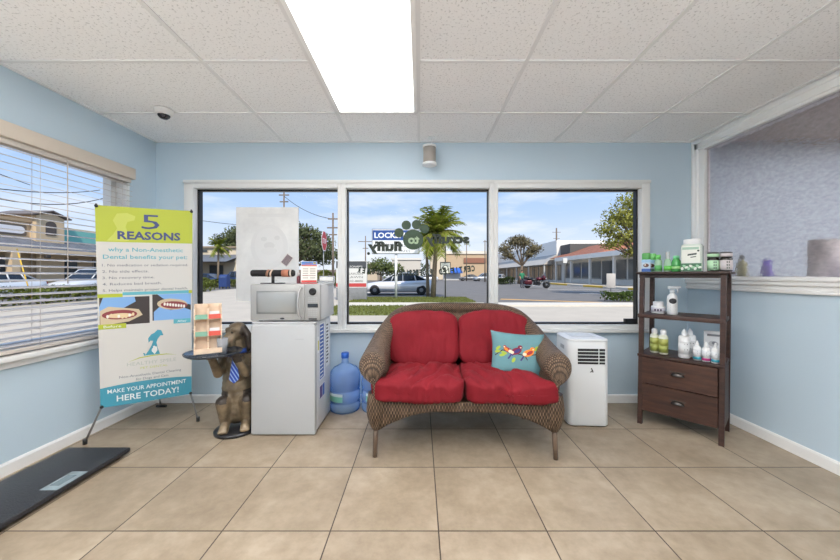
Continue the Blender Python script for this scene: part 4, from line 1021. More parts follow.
m = MB(); m.lathe([(0, .622), (.16, .622), (.172, .630), (.176, .640), (.171, .640), (.160, .632), (0, .632)], c=(-.107, -.206, 0), seg=48); m.build('tray', M((44, 50, 58), .12), dog)
m = MB(); m.tube([(0, -.075, .555), (0, -.092, .53)], [.016, .02], 8, flat=(1, .5)); mt = Matrix.Identity(4)
for k, (w, y, z) in enumerate(((.016, -.088, .535), (.026, -.097, .47), (.034, -.10, .41), (.004, -.098, .385))):
    pass
pr = [(-.014, .54), (.014, .54), (.033, .41), (0, .38), (-.033, .41)]
m.prism(pr, frame((0, -.097, 0), (1, 0, 0), (0, 0, 1)), .012); m.build('tie', m_stripe((36, 70, 170), (150, 180, 225), .022, 0, .55), dog)
m = MB(); m.lathe([(.074, .572), (.08, .578), (.08, .6), (.072, .606)], c=(0, .052, 0), seg=28); m.build('collar', M((52, 82, 160), .5), dog)
# wooden slot display on the tray
DT = Matrix.Translation((-1.375, 2.50, 0)) @ Matrix.Rotation(R(-12), 4, 'Z')
t = thing('card_display_rack', 'pale wooden slot rack with red and green card stops on the dog tray', 'display rack', (-1.395, 2.205, .640), R(33))
PINE = M((214, 190, 166), .55, var=.12, vs=18); TL = Matrix.Rotation(R(-9), 4, 'X')
m = MB(TL); m.span((-.076, .0, .0), (.076, .008, .33)); m.build('back_board', PINE, t)
for x in (-.074, 0, .074):
    m = MB(TL); w = .004
    pts = []
    for z0 in (0, .11, .22): pts += [(-.052, z0), (-.056, z0 + .03), (-.038, z0 + .04), (-.03, z0 + .075), (-.05, z0 + .108)]
    pts = pts[:-1] + [(-.045, .325), (0, .33), (0, 0)]
    m.prism(pts, frame((x - w, 0, 0), (0, 1, 0), (0, 0, 1)), w * 2); m.build('divider', PINE, t)
for z0 in (0, .11, .22):
    m = MB(TL); m.span((-.074, -.05, z0), (.074, .0, z0 + .006)); m.build('tier', PINE, t)
for z0, cc in ((.0, None), (.11, 1), (.22, 1)):
    for i, s in enumerate((-1, 1)):
        m = MB(TL); x0, x1 = (s * .037 - .033, s * .037 + .033)
        m.span((x0, -.057, z0 + .004), (x1, -.05, z0 + .034)); m.build('card_stop', M(((106, 150, 130) if s < 0 else (186, 70, 54)), .5) if cc else PINE, t, None if not cc else ('green card stop' if s < 0 else 'red card stop'))
        if cc and s > 0:
            m = MB(TL); m.span((x0 + .004, -.046, z0 + .006), (x1 - .006, -.044, z0 + .055)); m.build('white_card', WHITE, t)
# clear cup
p = Vector((-1.318, 2.235, .632))
t = thing('plastic_cup', 'clear plastic cup of dark cards on the dog tray', 'cup', p)
m = MB(); m.lathe([(.026, 0), (.034, .105), (.032, .105), (.024, .003)], seg=24); m.build('cup_wall', m_plastic_clear((228, 232, 238), .3, 'clear_cup'), t)
m = MB(); m.box((-.004, 0, .05), (.03, .012, .075), rot=Matrix.Rotation(R(12), 4, 'Y')); m.box((.006, .008, .045), (.026, .01, .07), rot=Matrix.Rotation(R(-16), 4, 'Y')); m.build('dark_cards', M((58, 46, 62), .5, var=.3, vs=60), t)

# ------------------------------------------------------------------ floor scale
t = thing('floor_scale', 'low black platform scale on the floor by the left wall', 'scale', (-2.067, 1.60, 0))
m = MB(); m.span((-.2, -.566, .018), (.196, .566, .045), 0, .006, 2); m.build('platform', M((40, 41, 46), .42, var=.15, vs=60, bump=.35, bs=160), t)
m = MB(); m.span((-.17, -.54, .010), (.172, .54, .026)); m.build('underframe', BLACK, t)
for x in (-.15, .15):
    for y in (-.51, .51): MB().lathe([(.022, 0), (.024, .014)], c=(x, y, 0), seg=14).build('foot', BLACK, t)
m = MB(); m.span((.10, .13, .0445), (.19, .295, .047), 0, .0012); d = m.build('display_panel', M((128, 142, 148), .35), t, 'grey display panel'); MB().span((.115, .165, .0468), (.165, .26, .0478)).build('readout', M((110, 124, 130), .2), d)

# ------------------------------------------------------------------ window lettering (faces the street, so mirrored from inside)
LEAF = M((40, 62, 42), .6); LTR = M((28, 40, 30), .6); PAL = M((150, 170, 140), .6)
YD = YB + .045
t = thing('window_decal', 'green paw and mirrored lettering on the middle window', 'window decal', (-.02, YD, 1.4))
def wp(u, v): q = at(u, v, YD); return Vector((q.x + .02, q.z - 1.4))
fr = frame((0, 0, 0), (1, 0, 0), (0, 0, 1))
def c2(u, v, r, mb, mi=0, e=.001): q = wp(u, v); mb.prism(ell(q.x, q.y, r * YD / F, r * YD / F, 26), fr, e, mi)
m = MB(); c2(413.2, 239.6, 10.2, m); c2(399, 232.8, 4.7, m); c2(406.3, 225.2, 4.7, m); c2(416.5, 224.6, 4.7, m); c2(424.7, 228.8, 4.6, m); m.build('paw', LEAF, t)
def wt(u, v, s, size, width, mi, mb, rot=0, bold=0, shear=0):
    q = wp(u, v); mb.text(s, fr @ Matrix.Translation((q.x, q.y, .0012)) @ Matrix.Rotation(rot, 4, 'Z'), size, width * YD / F, mi, mirror=True, bold=bold, shear=shear)
m = MB(); wt(413.5, 243.5, 'to', .11, 11.5, 0, m, bold=.004); m.build('pale_letters', PAL, t)
m = MB(); wt(385.5, 250.5, 'fluffy', .115, 35, 0, m, bold=.006); m.build('fluffy_word', LTR, t)
m = MB(); wt(448, 243.0, 'scruffy', .115, 44, 0, m, bold=.006); m.build('scruffy_word', LTR, t)
m = MB(); c2(368.5, 253.5, 1.5, m); m.build('dot', LTR, t)
for wd, ua, ub, va, vb, tilt in (('CERTIFIED', 473.5, 441, 271.0, 274.5, 8), ('PROFESSIONAL', 431, 394, 274.8, 275.8, 2), ('GROOMER', 387, 359, 276.0, 272.5, -8)):
    m = MB()
    for i, ch in enumerate(wd):
        f = i / (len(wd) - 1); wt(ua + (ub - ua) * f, va + (vb - va) * f, ch, .072, (2.9 if wd != 'CERTIFIED' else 3.4) if ch != 'I' else .9, 0, m, rot=R(tilt), bold=.004)
    m.build('curved_word', LTR, t)

# ------------------------------------------------------------------ outside: ground
GZ = -.10
def slab(name, pts, z, mat, label, cat, kind='structure', th=.05):
    m = MB(); m.prism(pts, Matrix.Translation((0, 0, z - th)), th); o = m.build(name, mat); o['kind'] = kind; o['label'] = label; o['category'] = cat; return o
def box2(x0, y0, x1, y1): return [(x0, y0), (x1, y0), (x1, y1), (x0, y1)]
ASPH = M((116, 112, 108), .85, var=.12, vs=1.2, bump=.2, bs=30); CONC = M((190, 180, 164), .85, var=.07, vs=.9, bump=.15, bs=25)
KERB = M((214, 206, 192), .8, var=.05)
slab('road', box2(-160, -40, 160, 200), GZ - .03, ASPH, 'grey asphalt road and parking lot outside', 'road')
slab('pavement', [(-16.6, -10), (XL - .16, -10), (XL - .16, YB + .15), (30, YB + .15), (30, 13.4), (2.9, 13.4), (2.9, 10.4), (-3.4, 10.4), (-3.4, 31.5), (-16.6, 31.5)], GZ, CONC, 'pale concrete pavement outside the windows', 'pavement', th=.04)
slab('kerb', box2(2.9, 13.4, 30, 14.6), GZ + .06, KERB, 'white concrete kerb at the road edge', 'kerb', th=.14)
slab('footpath', box2(-3.4, 13.65, 2.9, 15.3), GZ + .005, M((214, 206, 190), .85, var=.06), 'narrow concrete path between the lawns', 'footpath')
def lawn(name, x0, y0, x1, y1, label, n):
    m = MB(); m.prism(box2(x0, y0, x1, y1), Matrix.Translation((0, 0, GZ - .04)), .045, 0)
    for k in range(n):
        x, y = random.uniform(x0, x1), random.uniform(y0, y1); h = random.uniform(.03, .08); a = random.uniform(0, pi); w = .03
        m.face([m._v((x - w * cos(a), y - w * sin(a), GZ)), m._v((x + w * cos(a), y + w * sin(a), GZ)), m._v((x + random.uniform(-.03, .03), y, GZ + h))], 1)
    o = m.build(name, [M((112, 118, 64), .9, var=.3, vs=2.5), m_leaf((118, 124, 70), .3)], norm=False); tag(o, label, 'grass', kind='stuff')
lawn('grass', -3.4, 10.4, 2.9, 13.65, 'green grass strip nearest the middle window', 4500)
lawn('grass', -3.4, 15.3, 2.6, 19.0, 'green grass strip under the palms and roadside signs', 4500)
YEL = M((226, 184, 60), .7); WL = M((222, 222, 220), .7)
m = MB()
for k in range(7): m.prism([(11 + k * .1, 20 + k * 3.2), (17.6, 20 + k * 3.2), (17.6, 20.12 + k * 3.2), (11 + k * .1, 20.12 + k * 3.2)], Matrix.Translation((0, 0, GZ - .029)), .006)
m.build('road_markings', WL); o = bpy.data.objects['road_markings']; struct(o, 'white parking bay lines on the asphalt', 'road markings')
m = MB(); m.prism([(4.2, 17.6), (8.2, 15.6), (8.6, 15.75), (4.4, 18.1)], Matrix.Translation((0, 0, GZ - .029)), .006); struct(m.build('road_markings', M((214, 166, 96), .7)), 'orange painted line beside the kerb', 'road markings')
# kerb beyond the bays, painted yellow and white
m = MB()
for k in range(16):
    y = 27 + k * 2; m.span((18.0, y, GZ - .03), (18.6, y + 2, GZ + .15), 1 if k in (0, 3, 4, 7, 8, 9) else 0)
struct(m.build('kerb', [KERB, YEL]), 'yellow and white painted kerb before the shops', 'kerb')
slab('sidewalk', box2(18.6, 20, 23, 100), GZ + .14, CONC, 'raised walkway along the shop fronts', 'sidewalk', th=.2)

# ------------------------------------------------------------------ vegetation
def leaves(m, c, rad, n, size, mi=0, shell=.55):
    for _ in range(n):
        d = Vector((random.gauss(0, 1), random.gauss(0, 1), random.gauss(0, 1))).normalized(); k = shell + (1 - shell) * random.random()
        p = Vector((c[0] + d.x * rad[0] * k, c[1] + d.y * rad[1] * k, c[2] + d.z * rad[2] * k))
        a = Vector((random.gauss(0, 1), random.gauss(0, 1), random.gauss(0, 1))).normalized(); b = a.cross(d + Vector((.01, .02, .03))).normalized(); s = size * random.uniform(.6, 1.3)
        m.face([m._v(p - a * s), m._v(p - b * s * .5), m._v(p + a * s), m._v(p + b * s * .5)], mi)
BARK = M((112, 98, 84), .9, var=.25, vs=6, bump=.4, bs=12)
def tree(name, label, x, y, blobs, th, tr, leafmat, n, size, trunk_x=0, shell=.45):
    t = thing(name, label, 'tree', (x, y, GZ), 0); m = MB(); top = Vector((trunk_x, 0, th))
    m.tube([(trunk_x * .2, 0, 0), (trunk_x * .6, 0, th * .55), top], [tr, tr * .8, tr * .65], 10)
    for c, r in blobs:
        c_ = Vector(c); mid = top.lerp(c_, .5) + Vector((0, 0, -.12 * r[2])); m.tube([top, mid, c_], [tr * .55, tr * .35, tr * .12], 7)
        for q in range(3):
            e = c_ + Vector((random.uniform(-.7, .7) * r[0], random.uniform(-.7, .7) * r[1], random.uniform(-.2, .7) * r[2])); m.tube([mid, mid.lerp(e, .6) + Vector((0, 0, .1)), e], [tr * .28, tr * .16, tr * .05], 5)
    m.build('trunk', BARK, t); m = MB(); tot = sum(r[0] * r[2] for _, r in blobs)
    for c, r in blobs: leaves(m, c, r, int(n * r[0] * r[2] / tot), size, 0, shell)
    m.build('foliage', leafmat, t, norm=False); return t
# broad dome tree behind the poster
D = 56
def zz(v, d): return CZ - (v - HY) * d / F - GZ
def xx(u, d): return (u - CX) * d / F
c = xx(274, D)
bl = []
for k in range(17):
    a = -1 + k / 8; hgt = max(0, 1 - a * a) ** .5; bl.append(((a * 9.6, random.uniform(-1, 1), 4.6 + 4.6 * hgt), (1.9, 2.0, 1.4)))
for k in range(30):
    a = random.uniform(-.95, .95); hgt = (1 - a * a) ** .5; bl.append(((a * 9, random.uniform(-3, 3), 2.8 + (1.4 + 4.6 * hgt) * random.uniform(.1, .95)), (2.3, 2.2, 1.6)))
tree('spreading_tree', 'big dark dome-shaped tree beyond the poster in the left pane', c, D, bl, 2.0, .5, m_leaf((98, 106, 76), .45), 17000, .26, 0, .35)
c = xx(518, 48)
bl = [((-1.9, 0, 5.0), (1.5, 1.3, .95)), ((-.6, 0, 5.9), (1.6, 1.4, .9)), ((1.0, .2, 5.8), (1.6, 1.4, .9)), ((2.4, 0, 5.0), (1.3, 1.2, .9)), ((-1.4, 0, 4.0), (1.2, 1, .7)), ((1.6, 0, 4.2), (1.2, 1.1, .6)), ((.2, 0, 6.5), (1.5, 1.2, .6))]
tree('bare_crowned_tree', 'sparse brownish tree standing before the grey awning shops', c, 48, bl, 2.6, .26, m_leaf((126, 118, 92), .35), 3400, .16, .6, .15)
c = xx(640, 21)
bl = [((-.9, 0, 5.7), (1.4, 1.3, .9)), ((-1.9, 0, 4.9), (1.1, 1.1, .7)), ((-2.5, 0, 4.1), (1.0, 1.0, .6)), ((-1.5, 0, 3.6), (1.2, 1.0, .6)), ((.3, 0, 5.0), (1.6, 1.2, 1.1)), ((-1.0, 0, 4.6), (1.2, 1.1, .8)), ((-.9, 0, 2.7), (.8, .8, .5)), ((-2.3, 0, 3.2), (.8, .8, .4))]
tree('yellowing_tree', 'leafy yellow-green tree at the right edge of the right pane', c + .5, 21, bl, 1.9, .17, m_leaf((150, 150, 78), .45), 5200, .095, .1, .25)
def hedge(label, x0, y0, x1, y1, h, w, n, size, col):
    t = thing('hedge', label, 'hedge', ((x0 + x1) / 2, (y0 + y1) / 2, GZ)); d = Vector((x1 - x0, y1 - y0, 0)); L = d.length; d.normalize(); nn = Vector((-d.y, d.x, 0)); m = MB()
    for k in range(int(L / .6) + 1):
        p = d * (-L / 2 + .6 * k); m.tube([p, p + Vector((.03, .02, h * .7))], [.025, .012], 5)
    m.build('stems', BARK, t); m = MB()
    for _ in range(n):
        a = random.uniform(-L / 2, L / 2); b = random.uniform(-w, w); z = h * (1 - random.random() ** 2 * .95)
        p = d * a + nn * b + Vector((0, 0, z * (1 + .12 * sin(a * 3.1)))); u_ = Vector((random.gauss(0, 1), random.gauss(0, 1), random.gauss(0, 1))).normalized(); v_ = u_.cross(Vector((.3, .5, .8))).normalized(); s = size * random.uniform(.6, 1.3)
        m.face([m._v(p - u_ * s), m._v(p - v_ * s * .5), m._v(p + u_ * s), m._v(p + v_ * s * .5)])
    m.build('foliage', m_leaf(col, .4), t, norm=False); return t
hedge('low leafy hedge by the white kerb in the right pane', 9.05, 16.4, 11.4, 16.4, .42, .45, 1300, .07, (104, 122, 66))
hedge('low dark hedge under the sparse brownish tree', xx(497, 45), 45, xx(514, 45), 45, .9, .5, 900, .13, (84, 96, 62))
hedge('trimmed hedge before the parked cars in the left pane', xx(199, 33), 33, xx(237, 33), 33, .85, .5, 1600, .12, (116, 124, 70))
hedge('long green hedge across the street in the blinds window', -16.9, 8, -16.3, 26, .68, .5, 5000, .11, (112, 122, 64))
hedge('yellow-green shrubs below the stop sign in the left pane', xx(303, 38), 38, xx(338, 38), 38, 1.6, .6, 1400, .15, (134, 140, 70))
def palm(label, x, y, h, nf, fl, lean, droop, size=.5, tr=.13):
    t = thing('palm_tree', label, 'palm', (x, y, GZ)); m = MB(); m.tube([(0, 0, 0), (lean * .4, 0, h * .5), (lean, 0, h)], [tr * 1.2, tr, tr * .8], 10); m.build('trunk', M((132, 118, 100), .9, var=.25, vs=9, bump=.5, bs=8), t)
    m = MB(); top = Vector((lean, 0, h))
    for i in range(nf):
        az = 2 * pi * i / nf * 2.4 + random.uniform(-.2, .2); el_ = random.uniform(-.5, 1.5); dr = droop * random.uniform(.7, 1.25) * cos(el_ * .8); L = fl * random.uniform(.8, 1.1)
        pts = []
        for k in range(9):
            f = k / 8; r = L * f * cos(el_ * (1 - .3 * f)); z = L * f * sin(el_) - dr * L * f * f; pts.append(top + Vector((r * cos(az), r * sin(az), z)))
        m.tube(pts, [.022] * 5 + [.014] * 4, 4, 1)
        for k in range(1, 9):
            tn = (pts[k] - pts[k - 1]).normalized(); sd = tn.cross(Vector((0, 0, 1))).normalized()
            for sub in (0, .33, .66):
                p = pts[k - 1].lerp(pts[k], sub); ln = size * (1 - .55 * abs(k / 8 - .45)) * random.uniform(.8, 1.1)
                for s in (-1, 1):
                    e = p + sd * s * ln * .75 + tn * ln * .55 - Vector((0, 0, ln * random.uniform(.2, .55))); w = tn * .034
                    m.face([m._v(p - w), m._v(p + w), m._v(p.lerp(e, .6) + w * .8), m._v(e)], 0)
    m.build('fronds', [m_leaf((128, 140, 56), .35, .3), M((150, 140, 80), .8)], t, norm=False); return t
palm('taller palm with full crown above the paw lettering', xx(433, 18.6), 18.6, zz(232, 18.6), 64, 1.65, .25, .5, .55)
palm('shorter thin palm left of the taller palm', xx(428, 19.6), 19.6, zz(238, 19.6), 22, 1.0, -.1, .6, .42, .09)
palm('small palm before the grey roofed plaza in the left pane', xx(218, 35), 35, zz(247, 36), 18, 1.3, .05, .6, .5, .10)

# ------------------------------------------------------------------ street furniture
POLE = M((120, 108, 96), .9, var=.2, vs=5); PIPEW = M((226, 228, 230), .5)
def utility(label, u, d, vt, arms, tr=.13, lamp=False):
    t = thing('utility_pole', label, 'pole', (xx(u, d), d, GZ)); h = zz(vt, d); MB().tube([(0, 0, 0), (0, 0, h)], [tr, tr * .65], 10).build('post', POLE, t)
    for z, w in arms: MB().span((-w, -.06, h - z - .06), (w, .06, h - z + .06)).build('crossarm', POLE, t)
    return t
utility('wooden utility pole rising above the poster board', 284, 40, 190, ((.6, .6), (1.4, .5)))
utility('wooden utility pole right of the stop sign', 333, 34, 213, ((.6, .5), (1.5, .6), (2.2, .4)))
utility('thin utility pole left of the blue locksmith sign', 365.5, 60, 236, ((1.0, 1.3), (2.2, .5)))
utility('thin street pole right of the palms', 466.5, 70, 243, ((.3, .4),), .12)
utility('thin street pole at the right edge of the middle pane', 485, 60, 240, ((.3, .3),), .12)
utility('short utility pole behind the strip shops', 556.5, 95, 228, ((1.2, 1.2), (3.0, .9)), .3)
# stop sign seen edge-on
D = 26; t = thing('stop_sign', 'red stop sign turned almost edge-on in the left pane', 'stop sign', (xx(323.5, D), D, GZ), R(92)); h = zz(241, D)
MB().tube([(-.01, 0, 0), (.03, 0, h + .5)], .035, 8).build('post', M((170, 172, 170), .5, .5), t)
oc = [(cos(R(22.5 + 45 * k)) * .84, sin(R(22.5 + 45 * k)) * .84) for k in range(8)]
m = MB(); m.prism(oc, frame((0, -.05, h), (1, 0, 0), (0, 0, 1)), .02, 0); m.prism([(x * .92, y * .92) for x, y in oc], frame((0, -.071, h), (1, 0, 0), (0, 0, 1)), .004, 1); m.text('STOP', frame((0, -.077, h - .19), (1, 0, 0), (0, 0, 1)), .55, 1.0, 0, bold=.01); m.build('sign_plate', [WHITE, M((190, 34, 44), .5)], t)
# locksmith sign
D = 18.2; p0, p1 = at(372, 229, D), at(419.5, 254, D)
t = thing('roadside_sign', 'blue and white locksmith sign on a white pole beyond the grass', 'sign', (xx(396, D), D, GZ)); x0, x1, z0, z1 = p0.x - xx(396, D), p1.x - xx(396, D), p1.z - GZ, p0.z - GZ
MB().tube([(0, .03, 0), (0, .03, z0 + .1)], .075, 12).build('pole', PIPEW, t)
m = MB(); m.span((x0, -.1, z0), (x1, .14, z1), 0); m.build('cabinet', M((150, 156, 160), .5), t)
m = MB(); m.span((x0 + .05, -.105, z0 + .05), (x1 - .05, -.1, z1 - .05), 0); m.span((x0 + .05, -.112, z1 - .62), (x1 - .05, -.1, z1 - .08), 1)
m.text('LOCKSMITH', frame((0, -.114, z1 - .49), (1, 0, 0), (0, 0, 1)), .4, (x1 - x0) * .9, 0, bold=.012); m.text('KEYS MADE', frame((0, -.108, z0 + .38), (1, 0, 0), (0, 0, 1)), .26, (x1 - x0) * .6, 2); m.text('LOCKS  SAFES', frame((0, -.108, z0 + .1), (1, 0, 0), (0, 0, 1)), .18, (x1 - x0) * .6, 2)
m.build('face', [M((234, 236, 238), .5), M((34, 74, 142), .5), M((120, 124, 130), .5)], t)
# business sign at the left of the middle pane
D = 17; p0, p1 = at(345.5, 261, D), at(367, 297.5, D)
t = thing('directory_sign', 'grey and white directory sign with red band behind the left mullion', 'sign', (p0.x, D, GZ)); W = p1.x - p0.x; H1 = p0.z - GZ
W0 = -.45
MB().span((W0, -.1, 0), (W, .12, .62), 0, .01).build('base', M((130, 132, 134), .8, var=.1), t)
m = MB(); m.span((W0, -.1, .62), (W, .12, H1), 0); m.build('cabinet', M((212, 212, 208), .6), t)
m = MB(); m.span((W0, -.104, .66), (W - .02, -.1, .84), 1); m.span((W0, -.104, H1 - .37), (W - .02, -.1, H1 - .02), 2)
for z, s in ((1.27, 'GARDEN'), (1.10, 'LAWN'), (.90, '242-8800')): m.text(s, frame(((W + W0) / 2 + .2, -.106, z), (1, 0, 0), (0, 0, 1)), .15, .75, 3)
m.text('LEONARD', frame(((W + W0) / 2 + .2, -.106, H1 - .33), (1, 0, 0), (0, 0, 1)), .13, .7, 0); m.build('panel', [M((224, 224, 220), .6), M((186, 66, 66), .6), M((70, 74, 78), .6), M((110, 110, 108), .6)], t)
# small square traffic sign on post in the middle pane
D = 18.6; t = thing('traffic_sign', 'small square white sign on a dark post right of the palms', 'sign', (xx(444.5, D), D - .6, GZ)); D -= .6
MB().tube([(0, 0, 0), (0, 0, zz(246, D))], .035, 8).build('post', M((76, 78, 72), .6), t)
z0, z1 = zz(274, D), zz(262, D); m = MB(); m.span((-.28, -.05, z0), (.28, -.035, z1), 0); m.span((-.24, -.054, z0 + .05), (.24, -.05, z1 - .05), 1)
m.prism(ell(0, (z0 + z1) / 2, .16, .16, 20), frame((0, -.055, 0), (1, 0, 0), (0, 0, 1)), .004, 0); m.prism(ell(0, (z0 + z1) / 2, .12, .12, 20), frame((0, -.06, 0), (1, 0, 0), (0, 0, 1)), .004, 1); m.span((-.2, -.066, (z0 + z1) / 2 - .03), (.02, -.06, (z0 + z1) / 2 + .03), 0)
m.build('plate', [M((60, 62, 60), .6), M((214, 216, 206), .6)], t)
D = 20; t = thing('parking_sign', 'plain pale sign board above the low hedge in the right pane', 'sign', (xx(611, D), D, GZ), R(-18)); z0, z1 = zz(288, D), zz(273.5, D)
MB().tube([(0, .03, 0), (0, .03, z1 - .05)], .03, 8).build('post', M((150, 150, 146), .5, .4), t); MB().span((-.24, -.015, z0), (.24, .005, z1), 0, .005).build('plate', M((198, 192, 184), .6), t)
D = 44; t = thing('parking_sign', 'thin post with small white sign before the terracotta roofed shop', 'sign', (xx(565, D), D, GZ)); MB().tube([(0, 0, 0), (0, 0, zz(258, D))], .05, 8).build('post', M((90, 90, 88), .6), t); MB().span((-.26, -.07, zz(263, D)), (.26, -.05, zz(258, D))).build('plate', M((222, 222, 218), .6), t)
D = 31; t = thing('mailbox', 'blue street collection box beside the trimmed hedge in the left pane', 'mailbox', (xx(224.5, D), D, GZ))
m = MB(); m.span((-.36, -.3, .18), (.36, .3, 1.0)); m.prism([(.3 * cos(R(a)), .3 * sin(R(a))) for a in range(0, 181, 15)], frame((-.36, 0, 1.0), (0, 1, 0), (0, 0, 1)), .72); m.build('body', M((44, 66, 118), .5), t)
for x in (-.3, .3):
    for y in (-.25, .25): MB().span((x - .04, y - .04, 0), (x + .04, y + .04, .2)).build('leg', M((40, 58, 104), .5), t)
MB().span((-.26, -.32, .98), (.26, -.28, 1.12), 0, .01).build('hatch', M((70, 92, 140), .5), t)
# yellow guy-wire guard outside the blinds window
m = MB(); a, b = at(17, 249, 15), at(32, 300, 14.6); t = tag(MB().tube([a, b], .025, 8).build('guy_wire_guard', M((220, 180, 60), .6)), 'slanted yellow guy wire guard outside the blinds window', 'pole guard')
for i, (u0, v0, u1, v1, sag) in enumerate(((-40, 160, 30, 185, 0), (-60, 180, 100, 190, .3), (-60, 184, 130, 188, .9))):
    a, b = at(u0, v0, 12), at(u1, v1, 22); pts = [a.lerp(b, k / 12) - Vector((0, 0, sag * 4 * (k / 12) * (1 - k / 12))) for k in range(13)]
    tag(MB().tube(pts, .022, 5).build('power_cable', M((50, 50, 54), .7)), ['black overhead cable highest in the blinds window', 'nearly straight black cable across the blinds window', 'lower sagging black cable in the blinds window'][i], 'cable')
for i, (a, b, lab) in enumerate(((at(120, 205, 40), at(284, 228, 40), 'thin overhead cable left of the dome-shaped tree'), (at(284, 196, 40), at(333, 219, 34), 'thin overhead cable between the two utility poles'))):
    tag(MB().tube([a.lerp(b, k / 8) - Vector((0, 0, .5 * 4 * (k / 8) * (1 - k / 8))) for k in range(9)], .03, 5).build('power_cable', M((50, 50, 54), .7)), lab, 'cable')

# ------------------------------------------------------------------ cars
def car(label, x, y, rz, rgb, suv=False, L=4.5):
    t = thing('parked_car', label, 'car', (x, y, GZ - .03), rz); k = L / 4.5; paint = M(rgb, .3, .35); gl = M((36, 42, 50), .1); dk = M((30, 30, 32), .7)
    secs = [(-2.25, .36, .56, .66), (-2.12, .24, .70, .80), (-1.5, .2, .82, .88), (-.8, .2, .90, .90), (.6, .2, .93, .90), (1.6, .2, .97, .89), (2.1, .26, .95, .82), (2.24, .4, .82, .70)]
    if suv: secs = [(a, b, c * 1.12, d) for a, b, c, d in secs]
    m = MB(); rings = []
    for sx, zb, zt, w in secs:
        prof = [(-w * .86, zb), (-w, zb + .12), (-w * 1.01, (zb + zt) / 2 + .05), (-w * .93, zt - .03), (-w * .7, zt), (w * .7, zt), (w * .93, zt - .03), (w * 1.01, (zb + zt) / 2 + .05), (w, zb + .12), (w * .86, zb)]
        rings.append([m._v((sx * k, a, z)) for a, z in prof])
    for a, b in zip(rings, rings[1:]):
        for i in range(10): m.face([a[i], a[(i + 1) % 10], b[(i + 1) % 10], b[i]], 0, True)
    m.face(rings[0]); m.face(rings[-1][::-1]); m.build('body', paint, t)
    rz_ = 1.70 if suv else 1.42; bz = 1.0 if suv else .9
    P = [(-1.0, bz), (-.25, rz_ - .06), (.25, rz_), (1.2 if suv else .9, rz_ - .02), (2.0 if suv else 1.75, bz + .04)]
    m = MB(); lo = [(x_ * k, .80) for x_ in (-1.0, -.45, .25, 1.05, 2.0 if suv else 1.75)]
    bl = [m._v((a, -w, bz)) for a, w in lo]; br = [m._v((a, w, bz)) for a, w in lo]
    tl = [m._v((a * k, -.60 if 0 < i < 4 else -.78, z)) for i, (a, z) in enumerate(P)]; tr_ = [m._v((a * k, .60 if 0 < i < 4 else .78, z)) for i, (a, z) in enumerate(P)]
    for i in range(4):
        m.face([bl[i], bl[i + 1], tl[i + 1], tl[i]], 1); m.face([br[i], tr_[i], tr_[i + 1], br[i + 1]], 1)
        m.face([tl[i], tl[i + 1], tr_[i + 1], tr_[i]], 1 if i in (0, 3) else 0)
    for s, A_ in ((-1, tl), (1, tr_)):       # pillars
        for i, j in ((1, 1), (2, 2), (3, 3)):
            top = P[i]; bt = lo[i][0]; m.tube([(bt, s * .805, bz), (top[0] * k, s * .61, top[1])], .035, 5)
        m.tube([(P[0][0] * k, s * .79, P[0][1]), (P[1][0] * k, s * .61, P[1][1]), (P[2][0] * k, s * .61, P[2][1]), (P[3][0] * k, s * .61, P[3][1]), (P[4][0] * k, s * .79, P[4][1])], .035, 5)
    m.build('cabin', [paint, gl], t)
    for sx in (-1.42, 1.36):
        for s in (-1, 1):
            m = MB(Matrix.Translation((sx * k, s * .80, .33)) @ Matrix.Rotation(R(90), 4, 'X'))
            m.lathe([(.2, -.10), (.31, -.10), (.33, -.06), (.33, .06), (.31, .10), (.2, .10)], seg=22, mi=0); m.lathe([(.05, -.105), (.21, -.095), (.21, .095), (.05, .105)], seg=10, mi=1, smooth=False); m.build('wheel', [dk, M((140, 142, 146), .35, .7)], t)
    m = MB()
    for s in (-1, 1): m.box((-2.12 * k, s * .62, .64), (.16, .26, .1), 0, .02)
    m.build('headlamp', M((220, 222, 226), .2), t); m = MB()
    for s in (-1, 1): m.box((2.16 * k, s * .62, .82), (.12, .26, .12), 0, .02)
    m.build('tail_light', M((170, 30, 34), .3), t); return t
car('silver sedan behind the locksmith sign pole', xx(399, 22.2), 22.2, R(2), (228, 229, 232), L=4.8)
car('small grey car far right in the middle pane', xx(484, 70), 70, R(10), (172, 178, 184), True)
car('dark car beside the small grey car far away', xx(469, 74), 74, R(0), (110, 112, 116))
car('white car far behind the silver sedan roof', xx(427, 66), 66, R(0), (220, 222, 224))
car('dark blue car before the plaza in the left pane, left one', xx(203, 36.5), 36.5, R(0), (58, 80, 120))
car('dark blue car before the plaza in the left pane, right one', xx(236, 39.4), 39.4, R(0), (66, 84, 116), True)
car('white sedan left in the blinds window', -22.6, 17.5, R(95), (226, 227, 228), L=4.7)
car('white sport utility car right in the blinds window', -22.4, 22.9, R(95), (224, 225, 226), True, 4.7)
car('white car at the shops under the tree, far left of the right pane', xx(499, 62), 62, R(60), (214, 214, 214))

